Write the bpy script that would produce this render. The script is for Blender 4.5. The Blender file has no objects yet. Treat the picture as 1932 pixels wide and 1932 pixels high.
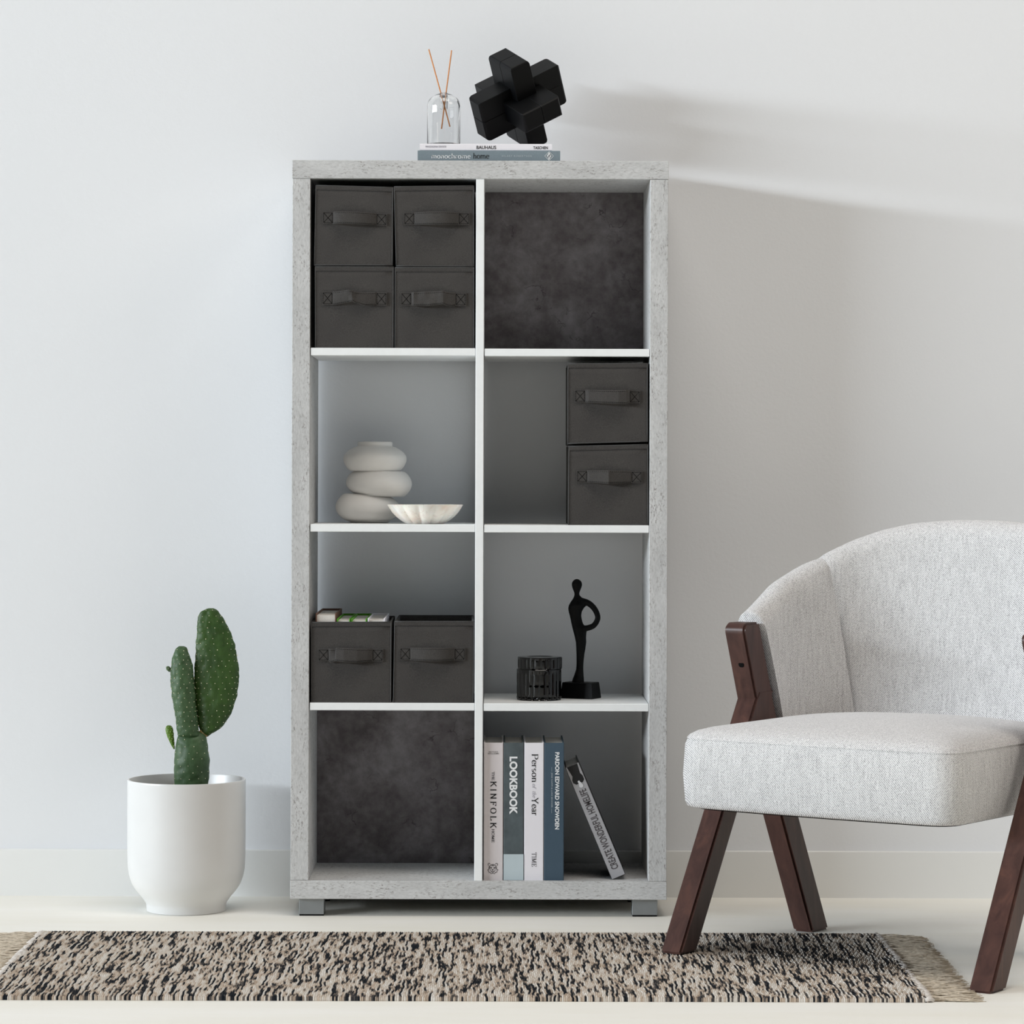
import bpy, bmesh, math, random
import numpy as np
from mathutils import Vector, Matrix, noise as mnoise
random.seed(7)
R = math.radians
scene = bpy.context.scene
col = scene.collection

# ------------------------------------------------------------ camera, light, exposure
CAM_Y, CAM_Z, FPX, CX, CY, ROLL = -5.75, 0.826, 5750.0, 935.0, 905.0, R(0.16)
cam = bpy.data.cameras.new('camera'); cam_o = bpy.data.objects.new('camera', cam); col.objects.link(cam_o)
cam.sensor_width = 36.0; cam.lens = FPX / 1932 * 36.0
cam.shift_x = (966 - CX) / 1932; cam.shift_y = (CY - 966) / 1932
cam_o.matrix_world = Matrix.Translation((0, CAM_Y, CAM_Z)) @ Matrix.Rotation(R(90), 4, 'X') @ Matrix.Rotation(ROLL, 4, 'Z')
scene.camera = cam_o

world = bpy.data.worlds.new('world'); scene.world = world; world.use_nodes = True
bg = world.node_tree.nodes['Background']
bg.inputs[0].default_value = (1.0, 0.97, 0.93, 1); bg.inputs[1].default_value = 0.02

def area(name, loc, target, sx, sy, power, color):
    l = bpy.data.lights.new(name, 'AREA'); l.shape = 'RECTANGLE'; l.size = sx; l.size_y = sy
    l.energy = power; l.color = color
    o = bpy.data.objects.new(name, l); col.objects.link(o); o.location = loc
    d = Vector(target) - Vector(loc)
    o.rotation_euler = d.to_track_quat('-Z', 'Y').to_euler()
    return o
# long low band of daylight far to the left, raking along the wall
area('window_daylight', (-14.0, -6.0, 3.35), (0.2, 0.0, 1.0), 9.5, 0.55, 5600, (0.875, 0.945, 1.0))
# added overhead fill lamp, unseen, lifting the floor and shaded wall
area('overhead_fill', (0.8, -2.7, 6.6), (0.8, -2.3, 0.0), 5.0, 2.6, 520, (1.0, 0.935, 0.86))
# added fill lamp high on the right, lifting floor and chair side
area('right_fill', (4.6, -3.2, 4.2), (0.8, -0.4, 0.2), 2.4, 2.4, 165, (1.0, 0.92, 0.83))

vs = scene.view_settings
vs.view_transform = 'Standard'; vs.look = 'None'; vs.gamma = 1.0; vs.exposure = -1.35; vs.use_curve_mapping = False
scene.cycles.max_bounces = 10
scene.cycles.caustics_reflective = False

# ------------------------------------------------------------ helpers
def lin(c):
    return tuple(((v / 255) / 12.92 if v / 255 <= 0.04045 else ((v / 255 + 0.055) / 1.055) ** 2.4) for v in c[:3]) + (1.0,)

def W(x, y, Y):
    """photo position (1932 frame) at depth Y -> world"""
    a, b = x - CX, -(y - CY)
    u = a * math.cos(ROLL) - b * math.sin(ROLL); v = b * math.cos(ROLL) + a * math.sin(ROLL)
    k = (Y - CAM_Y) / FPX
    return Vector((u * k, Y, CAM_Z + v * k))

class NT:
    def __init__(self, name):
        self.m = bpy.data.materials.new(name); self.m.use_nodes = True
        self.t = self.m.node_tree; self.b = self.t.nodes['Principled BSDF']
        self.tc = self.t.nodes.new('ShaderNodeTexCoord')
    def n(self, typ, **kw):
        o = self.t.nodes.new(typ)
        for k, v in kw.items(): setattr(o, k, v)
        return o
    def l(self, a, b): self.t.links.new(a, b)
    def map(self, scale, src='Object', loc=(0, 0, 0)):
        m = self.n('ShaderNodeMapping'); m.inputs['Scale'].default_value = scale; m.inputs['Location'].default_value = loc
        self.l(self.tc.outputs[src], m.inputs['Vector']); return m.outputs[0]
    def noise(self, vec, scale=1.0, detail=4.0, rough=0.55, dist=0.0):
        o = self.n('ShaderNodeTexNoise'); o.inputs['Scale'].default_value = scale; o.inputs['Detail'].default_value = detail
        o.inputs['Roughness'].default_value = rough; o.inputs['Distortion'].default_value = dist
        if vec is not None: self.l(vec, o.inputs['Vector'])
        return o.outputs['Fac']
    def ramp(self, fac, stops, interp='LINEAR'):
        o = self.n('ShaderNodeValToRGB'); cr = o.color_ramp; cr.interpolation = interp
        while len(cr.elements) < len(stops): cr.elements.new(0.5)
        for e, (p, c) in zip(cr.elements, stops): e.position = p; e.color = c
        self.l(fac, o.inputs[0]); return o.outputs[0]
    def mix(self, fac, a, b, mode='MIX'):
        o = self.n('ShaderNodeMix', data_type='RGBA', blend_type=mode)
        for s, v in ((o.inputs[0], fac), (o.inputs[6], a), (o.inputs[7], b)):
            if hasattr(v, 'is_output'): self.l(v, s)
            else: s.default_value = v
        return o.outputs[2]
    def math(self, op, a, b=0.0):
        o = self.n('ShaderNodeMath', operation=op)
        for s, v in ((o.inputs[0], a), (o.inputs[1], b)):
            if hasattr(v, 'is_output'): self.l(v, s)
            else: s.default_value = v
        return o.outputs[0]
    def bump(self, h, strength=0.2, dist=0.001):
        o = self.n('ShaderNodeBump'); o.inputs['Strength'].default_value = strength; o.inputs['Distance'].default_value = dist
        self.l(h, o.inputs['Height']); self.l(o.outputs[0], self.b.inputs['Normal'])
    def color(self, c):
        if hasattr(c, 'is_output'): self.l(c, self.b.inputs['Base Color'])
        else: self.b.inputs['Base Color'].default_value = c
    def set(self, **kw):
        for k, v in kw.items(): self.b.inputs[k.replace('_', ' ')].default_value = v

def simple(name, c, rough=0.5, var=0.06, scale=40.0, bump=0.0, bscale=300.0, metal=0.0, spec=0.5):
    t = NT(name); base = lin(c)
    d = tuple(v * (1 - var) for v in base[:3]) + (1,); u = tuple(min(1, v * (1 + var)) for v in base[:3]) + (1,)
    t.color(t.ramp(t.noise(t.map((scale,) * 3), 1, 3), [(0.3, d), (0.7, u)]))
    t.set(Roughness=rough, Metallic=metal, Specular_IOR_Level=spec)
    if bump: t.bump(t.noise(t.map((bscale,) * 3), 1, 2), bump)
    return t.m

def m_concrete(name, horizontal):
    t = NT(name)
    s = (1.0, 1.0, 2.8) if horizontal else (2.8, 1.0, 1.0)
    v = t.map(s)
    big = t.noise(v, 7, 5, 0.6)
    base = t.ramp(big, [(0.3, lin((186, 187, 188))), (0.7, lin((208, 209, 210)))])
    fine = t.noise(v, 150, 4, 0.7, 0.35)
    mask = t.noise(t.map(s, loc=(3, 1, 7)), 16, 4, 0.6)
    sp = t.math('MULTIPLY', t.ramp(fine, [(0.55, (0, 0, 0, 1)), (0.61, (1, 1, 1, 1))]), t.ramp(mask, [(0.42, (0.15, 0.15, 0.15, 1)), (0.62, (1, 1, 1, 1))]))
    c = t.mix(t.math('MULTIPLY', sp, 0.85), base, lin((98, 88, 86)))
    grain = t.noise(t.map((130, 160, 420) if horizontal else (420, 160, 130)), 1, 2)
    c = t.mix(0.25, c, t.ramp(grain, [(0.3, lin((150, 150, 148))), (0.7, lin((222, 222, 220)))]))
    t.color(c); t.set(Roughness=0.55, Specular_IOR_Level=0.3); t.bump(fine, 0.12, 0.0006)
    return t.m

def m_shaded_concrete():  # light concrete toned down: compartment shade is put into the base colour
    t = NT('shaded_concrete')
    v = t.map((1, 1, 1))
    cl = t.noise(v, 12, 8, 0.64, 0.3)
    base = t.ramp(cl, [(0.3, lin((80, 75, 76))), (0.5, lin((114, 108, 111))), (0.7, lin((150, 146, 150)))])
    mot = t.noise(v, 60, 5, 0.6)
    base = t.mix(0.35, base, t.ramp(mot, [(0.35, lin((80, 75, 75))), (0.68, lin((132, 128, 128)))]))
    # winding cracks, present in patches only
    wob = t.n('ShaderNodeTexNoise'); wob.inputs['Scale'].default_value = 30; wob.inputs['Detail'].default_value = 5; t.l(v, wob.inputs['Vector'])
    vm = t.n('ShaderNodeVectorMath', operation='SCALE'); t.l(wob.outputs['Color'], vm.inputs[0]); vm.inputs['Scale'].default_value = 0.06
    va = t.n('ShaderNodeVectorMath', operation='ADD'); t.l(v, va.inputs[0]); t.l(vm.outputs[0], va.inputs[1])
    vo = t.n('ShaderNodeTexVoronoi', feature='DISTANCE_TO_EDGE'); vo.inputs['Scale'].default_value = 17; t.l(va.outputs[0], vo.inputs['Vector'])
    crack = t.ramp(vo.outputs['Distance'], [(0.004, (1, 1, 1, 1)), (0.018, (0, 0, 0, 1))])
    mask = t.ramp(t.noise(t.map((1, 1, 1), loc=(5, 2, 9)), 13, 3), [(0.57, (0, 0, 0, 1)), (0.64, (1, 1, 1, 1))])
    c = t.mix(t.math('MULTIPLY', t.math('MULTIPLY', crack, mask), 0.6), base, lin((40, 36, 36)))
    spk = t.ramp(t.noise(v, 260, 2, 0.5), [(0.70, (0, 0, 0, 1)), (0.76, (1, 1, 1, 1))])
    c = t.mix(t.math('MULTIPLY', spk, 0.6), c, lin((48, 44, 44)))
    t.color(c); t.set(Roughness=0.6, Specular_IOR_Level=0.25)
    return t.m

def m_fabric():
    """pale grey twill: light warp crossed by darker yarns"""
    t = NT('twill_fabric')
    v = t.map((1, 1, 1))
    wv = t.n('ShaderNodeTexWave', wave_type='BANDS', bands_direction='DIAGONAL'); wv.inputs['Scale'].default_value = 150; wv.inputs['Distortion'].default_value = 1.5
    wv.inputs['Detail'].default_value = 2; wv.inputs['Detail Scale'].default_value = 6; t.l(v, wv.inputs['Vector'])
    sp = t.noise(v, 620, 2, 0.6)
    yarn = t.noise(t.map((260, 260, 18)), 1, 2)
    f = t.math('ADD', t.math('MULTIPLY', wv.outputs['Fac'], 0.35), t.math('ADD', t.math('MULTIPLY', sp, 0.75), t.math('MULTIPLY', yarn, 0.25)))
    t.color(t.ramp(f, [(0.42, lin((116, 114, 117))), (0.62, lin((200, 199, 200))), (0.85, lin((234, 233, 233)))]))
    t.set(Roughness=0.9, Specular_IOR_Level=0.1, Sheen_Weight=0.15); t.bump(f, 0.25, 0.0008)
    return t.m

def m_wood():
    t = NT('dark_walnut')
    v = t.map((14, 14, 2.0))
    g = t.noise(v, 3, 6, 0.6, 0.6)
    t.color(t.ramp(g, [(0.3, lin((60, 40, 36))), (0.55, lin((78, 53, 47))), (0.8, lin((98, 66, 55)))]))
    t.set(Roughness=0.38, Specular_IOR_Level=0.35)
    return t.m

def m_box():
    t = NT('charcoal_nonwoven')
    v = t.map((1, 1, 1))
    big = t.noise(v, 14, 4)
    fine = t.noise(v, 750, 2, 0.6)
    c = t.ramp(big, [(0.3, lin((60, 58, 57))), (0.7, lin((70, 68, 66)))])
    c = t.mix(0.4, c, t.ramp(fine, [(0.35, lin((46, 44, 43))), (0.65, lin((80, 77, 75)))]))
    t.color(c); t.set(Roughness=0.85, Specular_IOR_Level=0.25, Sheen_Weight=0.1); t.bump(fine, 0.3, 0.0005)
    return t.m

def m_wall(name, c, bs=0.25):
    t = NT(name)
    v = t.map((1, 1, 1))
    b = t.noise(v, 1.2, 3); f = t.noise(v, 130, 3, 0.55)
    base = lin(c)
    t.color(t.ramp(b, [(0.3, tuple(x * 0.985 for x in base[:3]) + (1,)), (0.7, base)]))
    t.set(Roughness=0.75, Specular_IOR_Level=0.2); t.bump(f, bs, 0.0012)
    return t.m

def m_floor():
    t = NT('pale_floor')
    v = t.map((1, 5, 1)); b = t.noise(v, 1.6, 4); f = t.noise(t.map((1, 1, 1)), 60, 4)
    c = t.ramp(b, [(0.3, lin((240, 238, 229))), (0.7, lin((246, 245, 240)))])
    t.color(c); t.set(Roughness=0.6, Specular_IOR_Level=0.3); t.bump(f, 0.05, 0.001)
    return t.m

def m_alabaster():
    t = NT('alabaster')
    v = t.map((1, 1, 1)); w = t.noise(v, 22, 6, 0.6, 1.6)
    x = t.noise(t.map((1, 1, 1), loc=(2, 4, 1)), 18, 3)
    c = t.ramp(x, [(0.35, lin((248, 246, 241))), (0.58, lin((246, 239, 229))), (0.8, lin((230, 206, 184)))])
    vein = t.ramp(w, [(0.47, (0, 0, 0, 1)), (0.5, (1, 1, 1, 1)), (0.53, (0, 0, 0, 1))])
    t.color(t.mix(t.math('MULTIPLY', vein, 0.22), c, lin((176, 140, 124)))); t.set(Roughness=0.4)
    t.b.inputs['Subsurface Weight'].default_value = 0.15; t.b.inputs['Subsurface Scale'].default_value = 0.01
    return t.m

def m_cactus(name, a, b_):
    t = NT(name); v = t.map((1, 1, 1))
    n1 = t.noise(v, 30, 5); n2 = t.noise(t.map((1, 1, 0.35)), 90, 3)
    c = t.ramp(n1, [(0.3, lin(a)), (0.72, lin(b_))])
    t.color(t.mix(0.3, c, t.ramp(n2, [(0.35, lin(a)), (0.7, lin(b_))])))
    t.set(Roughness=0.5, Specular_IOR_Level=0.4); t.bump(n2, 0.35, 0.003)
    return t.m

def m_rug():
    t = NT('rug_yarn')
    uv = t.n('ShaderNodeUVMap'); sx = t.n('ShaderNodeSeparateXYZ'); t.l(uv.outputs[0], sx.inputs[0])
    rib = t.math('FLOOR', sx.outputs[0])
    def yarn(mult, freq, off):
        wn = t.n('ShaderNodeTexWhiteNoise', noise_dimensions='1D'); t.l(t.math('ADD', rib, off * 7.3), wn.inputs['W'])
        cb = t.n('ShaderNodeCombineXYZ'); t.l(t.math('MULTIPLY', wn.outputs['Value'], 911.0), cb.inputs[0]); t.l(t.math('MULTIPLY', sx.outputs[1], freq), cb.inputs[1]); cb.inputs[2].default_value = off
        return t.noise(cb.outputs[0], 1, 2, 0.6)
    f = yarn(7.31, 8.5, 0.0)
    g = yarn(3.77, 20, 4.0)
    ply = t.noise(t.map((420, 160, 1)), 1, 2)
    f = t.math('ADD', t.math('MULTIPLY', f, 0.68), t.math('ADD', t.math('MULTIPLY', g, 0.24), t.math('MULTIPLY', ply, 0.10)))
    t.color(t.ramp(f, [(0.45, lin((30, 34, 40))), (0.478, lin((92, 88, 86))), (0.50, lin((188, 170, 152))), (0.54, lin((206, 198, 188))), (0.62, lin((222, 218, 212)))]))
    t.set(Roughness=0.95, Specular_IOR_Level=0.1); t.bump(ply, 0.5, 0.002)
    return t.m

def m_glass(name, c, rough=0.0, ior=1.47):
    t = NT(name); n = t.noise(t.map((20, 20, 20)), 1, 2)
    t.color(t.ramp(n, [(0, lin(c)), (1, lin(tuple(min(255, x + 2) for x in c)))]))
    t.set(Roughness=rough, IOR=ior); t.b.inputs['Transmission Weight'].default_value = 1.0
    return t.m

M = dict(
    wall=m_wall('white_wall_paint', (231, 233, 236)), base=m_wall('skirting_paint', (234, 235, 234), 0.05), floor=m_floor(),
    conc_h=m_concrete('concrete_laminate_horizontal', True), conc_v=m_concrete('concrete_laminate_vertical', False), dark=m_shaded_concrete(),
    melamine=simple('white_melamine', (244, 247, 248), 0.4, 0.015, 60, 0.03, 400),
    foot=simple('satin_grey_metal', (150, 154, 156), 0.4, 0.03, 60, 0, 300, 0.5), rubber=simple('black_rubber', (12, 12, 12), 0.9, 0.06, 40, 0, 300, 0, 0.1),
    box=m_box(), boxin=simple('box_lining', (40, 39, 39), 0.9), hem=simple('box_binding', (66, 66, 66), 0.85, 0.15, 300, 0.2, 700),
    thread=simple('dark_thread', (22, 22, 22), 0.9, 0.06, 40, 0, 300, 0, 0.1), thread_l=simple('grey_thread', (80, 79, 78), 0.9, 0.06, 40, 0, 300, 0, 0.1),
    fabric=m_fabric(), wood=m_wood(), seam=simple('seam_thread', (150, 148, 150), 0.9), under=simple('black_dust_cover', (14, 14, 16), 0.95, 0.06, 40, 0, 300, 0, 0.1),
    rug=m_rug(), fringe=simple('fringe_cotton', (204, 192, 174), 0.95, 0.22, 160), fringe_w=simple('rug_binding', (214, 208, 202), 0.95, 0.12, 260, 0.5, 400),
    black=simple('matt_black_wood', (6, 7, 9), 0.45, 0.15, 60, 0.03, 500, 0, 0.16), statue=simple('cast_black_metal', (6, 7, 8), 0.5, 0.2, 80, 0.5, 60, 0, 0.16),
    pot=simple('white_ceramic', (222, 222, 221), 0.32, 0.015, 12), soil=simple('potting_soil', (70, 52, 46), 0.95, 0.3, 200, 0.6, 200),
    vase=simple('matt_white_ceramic', (238, 236, 233), 0.6, 0.02, 30), alab=m_alabaster(),
    cactus=m_cactus('cactus_green', (34, 60, 20), (58, 88, 34)), cactus_stem=m_cactus('cactus_grey_green', (42, 68, 38), (74, 100, 66)),
    cactus_young=m_cactus('cactus_young_green', (70, 104, 24), (98, 132, 40)), areole=simple('cactus_spine', (236, 230, 196), 0.7), scar=simple('cactus_scar', (150, 128, 84), 0.9),
    glass=m_glass('clear_glass', (253, 254, 254)), jar=m_glass('smoked_black_glass', (14, 14, 17), 0.02, 1.5), wax=simple('black_wax', (10, 10, 11), 0.5),
    copper=simple('copper_reed', (206, 138, 82), 0.6, 0.15, 200),
    pages=simple('book_pages', (226, 222, 216), 0.9, 0.06, 300),
    b_white=simple('white_cloth_cover', (236, 234, 240), 0.6, 0.01), b_slate=simple('slate_teal_cover', (120, 134, 142), 0.65, 0.05, 300), b_greige=simple('greige_cover', (216, 210, 212), 0.6, 0.015),
    b_dark=simple('dark_teal_photo_cover', (80, 90, 94), 0.6, 0.25, 30), b_sky=simple('pale_blue_print', (190, 204, 210), 0.6, 0.03, 30), b_blue=simple('slate_blue_cover', (62, 82, 98), 0.6, 0.04),
    b_silver=simple('silver_grey_cover', (168, 168, 172), 0.45, 0.05, 30), b_black=simple('charcoal_cover', (44, 44, 46), 0.5, 0.05), b_brown=simple('brown_cover', (110, 80, 66), 0.6), b_green=simple('lime_green_cover', (88, 160, 32), 0.5),
    ink=simple('black_ink', (22, 22, 24), 0.6), ink_w=simple('white_ink', (238, 240, 242), 0.6), ink_g=simple('grey_ink', (96, 90, 108), 0.6), ink_l=simple('pale_grey_ink', (176, 186, 192), 0.6), ink_dg=simple('dark_grey_ink', (70, 66, 68), 0.6), ink_s=simple('silver_print', (220, 222, 226), 0.4),
)

def link(o): col.objects.link(o); return o
def tag(o, label, cat, group=None):
    o['label'] = label; o['category'] = cat
    if group: o['group'] = group
    return o
def thing(name, label, cat, loc=(0, 0, 0), rot=(0, 0, 0), group=None):
    o = link(bpy.data.objects.new(name, None)); o.empty_display_size = 0.05
    o.location = loc; o.rotation_euler = rot
    return tag(o, label, cat, group)
def finish(me, mat, smooth):
    me.materials.append(mat)
    if smooth:
        me.polygons.foreach_set('use_smooth', [True] * len(me.polygons))
        if smooth is not True: me.set_sharp_from_angle(angle=R(smooth))
    me.update()
def obj(name, bm, mat, parent=None, smooth=False, origin=None, normals=True):
    """origin: world point that becomes the parent's local origin (mesh given in world space)"""
    if origin is not None: bmesh.ops.translate(bm, verts=bm.verts, vec=-Vector(origin))
    if normals: bmesh.ops.recalc_face_normals(bm, faces=bm.faces)
    me = bpy.data.meshes.new(name); bm.to_mesh(me); bm.free()
    finish(me, mat, smooth)
    o = link(bpy.data.objects.new(name, me))
    if parent: o.parent = parent
    return o
def NB(): return bmesh.new()
def box(bm, lo, hi, bev=0.0, seg=1):
    b = bm if not bev else bmesh.new()
    g = bmesh.ops.create_cube(b, size=1.0)['verts']
    lo, hi = Vector(lo), Vector(hi)
    for v in g: v.co = Vector(((lo[i] + hi[i]) / 2 + v.co[i] * (hi[i] - lo[i]) for i in range(3)))
    if bev:
        bmesh.ops.bevel(b, geom=b.edges[:], offset=bev, segments=seg, affect='EDGES', profile=0.5)
        merge(bm, b)
    return bm
def merge(bm, b, mat=None):
    if mat is not None: bmesh.ops.transform(b, matrix=mat, verts=b.verts)
    me = bpy.data.meshes.new('tmp'); b.to_mesh(me); b.free(); bm.from_mesh(me); bpy.data.meshes.remove(me)
def rings(bm, loops, closed=True, cap0=True, cap1=True):
    rs = [[bm.verts.new(p) for p in lp] for lp in loops]
    n = len(rs[0])
    for a, b in zip(rs, rs[1:]):
        for i in range(n if closed else n - 1):
            j = (i + 1) % n
            bm.faces.new((a[i], a[j], b[j], b[i]))
    if cap0 and closed: bm.faces.new(rs[0][::-1])
    if cap1 and closed: bm.faces.new(rs[-1])
    return rs
def lathe(bm, prof, c=(0, 0, 0), seg=64, cap0=True, cap1=True):
    c = Vector(c)
    return rings(bm, [[c + Vector((r * math.cos(2 * math.pi * i / seg), r * math.sin(2 * math.pi * i / seg), z)) for i in range(seg)] for r, z in prof], True, cap0, cap1)
def tube(bm, pts, r, seg=8, cap=True):
    pts = [Vector(p) for p in pts]; n = len(pts)
    rr = r if isinstance(r, (list, tuple)) else [r] * n
    loops = []; up = None
    for i, p in enumerate(pts):
        t = (pts[min(i + 1, n - 1)] - pts[max(i - 1, 0)]).normalized()
        if up is None: up = Vector((0, 0, 1)) if abs(t.z) < 0.9 else Vector((1, 0, 0))
        a = t.cross(up).normalized(); up = a.cross(t).normalized()
        loops.append([p + (a * math.cos(2 * math.pi * k / seg) + up * math.sin(2 * math.pi * k / seg)) * rr[i] for k in range(seg)])
    rings(bm, loops, True, cap, cap)
def catmull(pts, n=8, closed=False):
    P = [Vector(p) for p in pts]; out = []
    m = len(P)
    for i in range(m if closed else m - 1):
        g = (lambda k: P[k % m]) if closed else (lambda k: P[max(0, min(m - 1, k))])
        a, b, c, d = g(i - 1), g(i), g(i + 1), g(i + 2)
        for k in range(n):
            t = k / n
            out.append(0.5 * ((2 * b) + (c - a) * t + (2 * a - 5 * b + 4 * c - d) * t * t + (3 * b - a - 3 * c + d) * t ** 3))
    if not closed: out.append(P[-1])
    return out
def interp(t, xs, ys): return float(np.interp(t, xs, ys))

# ------------------------------------------------------------ the room
WALL_Y, DEPTH = 0.295, 0.275
def struct(o): o['kind'] = 'structure'; return o
struct(obj('floor', box(NB(), (-18, -9, -0.1), (8, WALL_Y + 0.2, 0)), M['floor']))
struct(obj('wall_back', box(NB(), (-18, WALL_Y, 0), (8, WALL_Y + 0.2, 8.0)), M['wall']))
bm = NB()
prof = [(0.014, 0), (0.014, 0.0905), (0.0132, 0.0915), (0, 0.0915)]
rings(bm, [[Vector((x, WALL_Y - d, z)) for d, z in prof + [(0, 0)]] for x in (-17.9, 7.9)])
struct(obj('baseboard_back', bm, M['base']))

# ------------------------------------------------------------ bookcase
XL, XR, ZB, ZT, TH = -0.3855, 0.325, 0.034, 1.428, 0.0345
XD0, XD1 = -0.0382, -0.0228
ST = 0.0143
SHELF_L = [0.826 - (657.5 - 905.5) / 1000, 0.826 - (990.3 - 905.5) / 1000, 0.826 - (1327.3 - 905.5) / 1000]   # top faces
SHELF_R = [z - 0.0006 for z in SHELF_L]
FLOOR_IN = ZB + TH
bc = thing('bookcase', 'tall open cube bookcase with grey concrete-effect frame and white shelves against the wall', 'bookcase', (0, 0.13, 0))
O_BC = (0, 0.13, 0)
def bpart(name, lo, hi, mat, bev=0.0008): return obj(name, box(NB(), lo, hi, bev), mat, bc, origin=O_BC)
o = bpart('top_panel', (XL, 0, ZT - TH), (XR, DEPTH, ZT), M['conc_h'])
o = bpart('bottom_panel', (XL, 0, ZB), (XR, DEPTH, ZB + TH), M['conc_h'])
bpart('side_panel', (XL + 0.0005, 0.0006, ZB + TH + 0.0004), (XL + TH, DEPTH, ZT - TH - 0.0004), M['conc_v'])
bpart('side_panel', (XR - TH, 0.0006, ZB + TH + 0.0004), (XR - 0.0005, DEPTH, ZT - TH - 0.0004), M['conc_v'])
bpart('divider', (XD0, 0.001, ZB + TH), (XD1, DEPTH - 0.001, ZT - TH), M['melamine'])
for z in SHELF_L: bpart('shelf', (XL + TH + 0.0015, 0.002, z - ST), (XD0 - 0.0006, DEPTH - 0.002, z), M['melamine'])
for z in SHELF_R: bpart('shelf', (XD1 + 0.0015, 0.002, z - ST), (XR - TH - 0.0006, DEPTH - 0.002, z), M['melamine'])
bp = bpart('back_panel', (XD1 + 0.0005, DEPTH - 0.006, SHELF_R[0]), (XR - TH, DEPTH, ZT - TH), M['dark']); bp['label'] = 'concrete-effect back panel of the top right compartment, shade painted into its grey'
bp = bpart('back_panel', (XL + TH, DEPTH - 0.006, FLOOR_IN), (XD0 - 0.0005, DEPTH, SHELF_L[2] - ST), M['dark']); bp['label'] = 'concrete-effect back panel of the bottom left compartment, shade painted into its grey'
for x0, x1 in ((-0.3695, -0.3225), (0.261, 0.3085)):
    for y0 in (0.016, 0.215):
        f = obj('foot', box(NB(), (x0, y0, 0.0025), (x1, y0 + 0.047, ZB), 0.0008), M['foot'], bc, origin=O_BC)
        g = obj('glide', box(NB(), (x0 + 0.0005, y0 + 0.0005, 0), (x1 - 0.0005, y0 + 0.0465, 0.0026), 0), M['rubber'], f, origin=O_BC)
b = NB(); lathe(b, [(0.0035, -0.004), (0.0035, 0)], (-0.3165, 0.03, ZB), 10); obj('bolt', b, M['foot'], bc, origin=O_BC)

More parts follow.
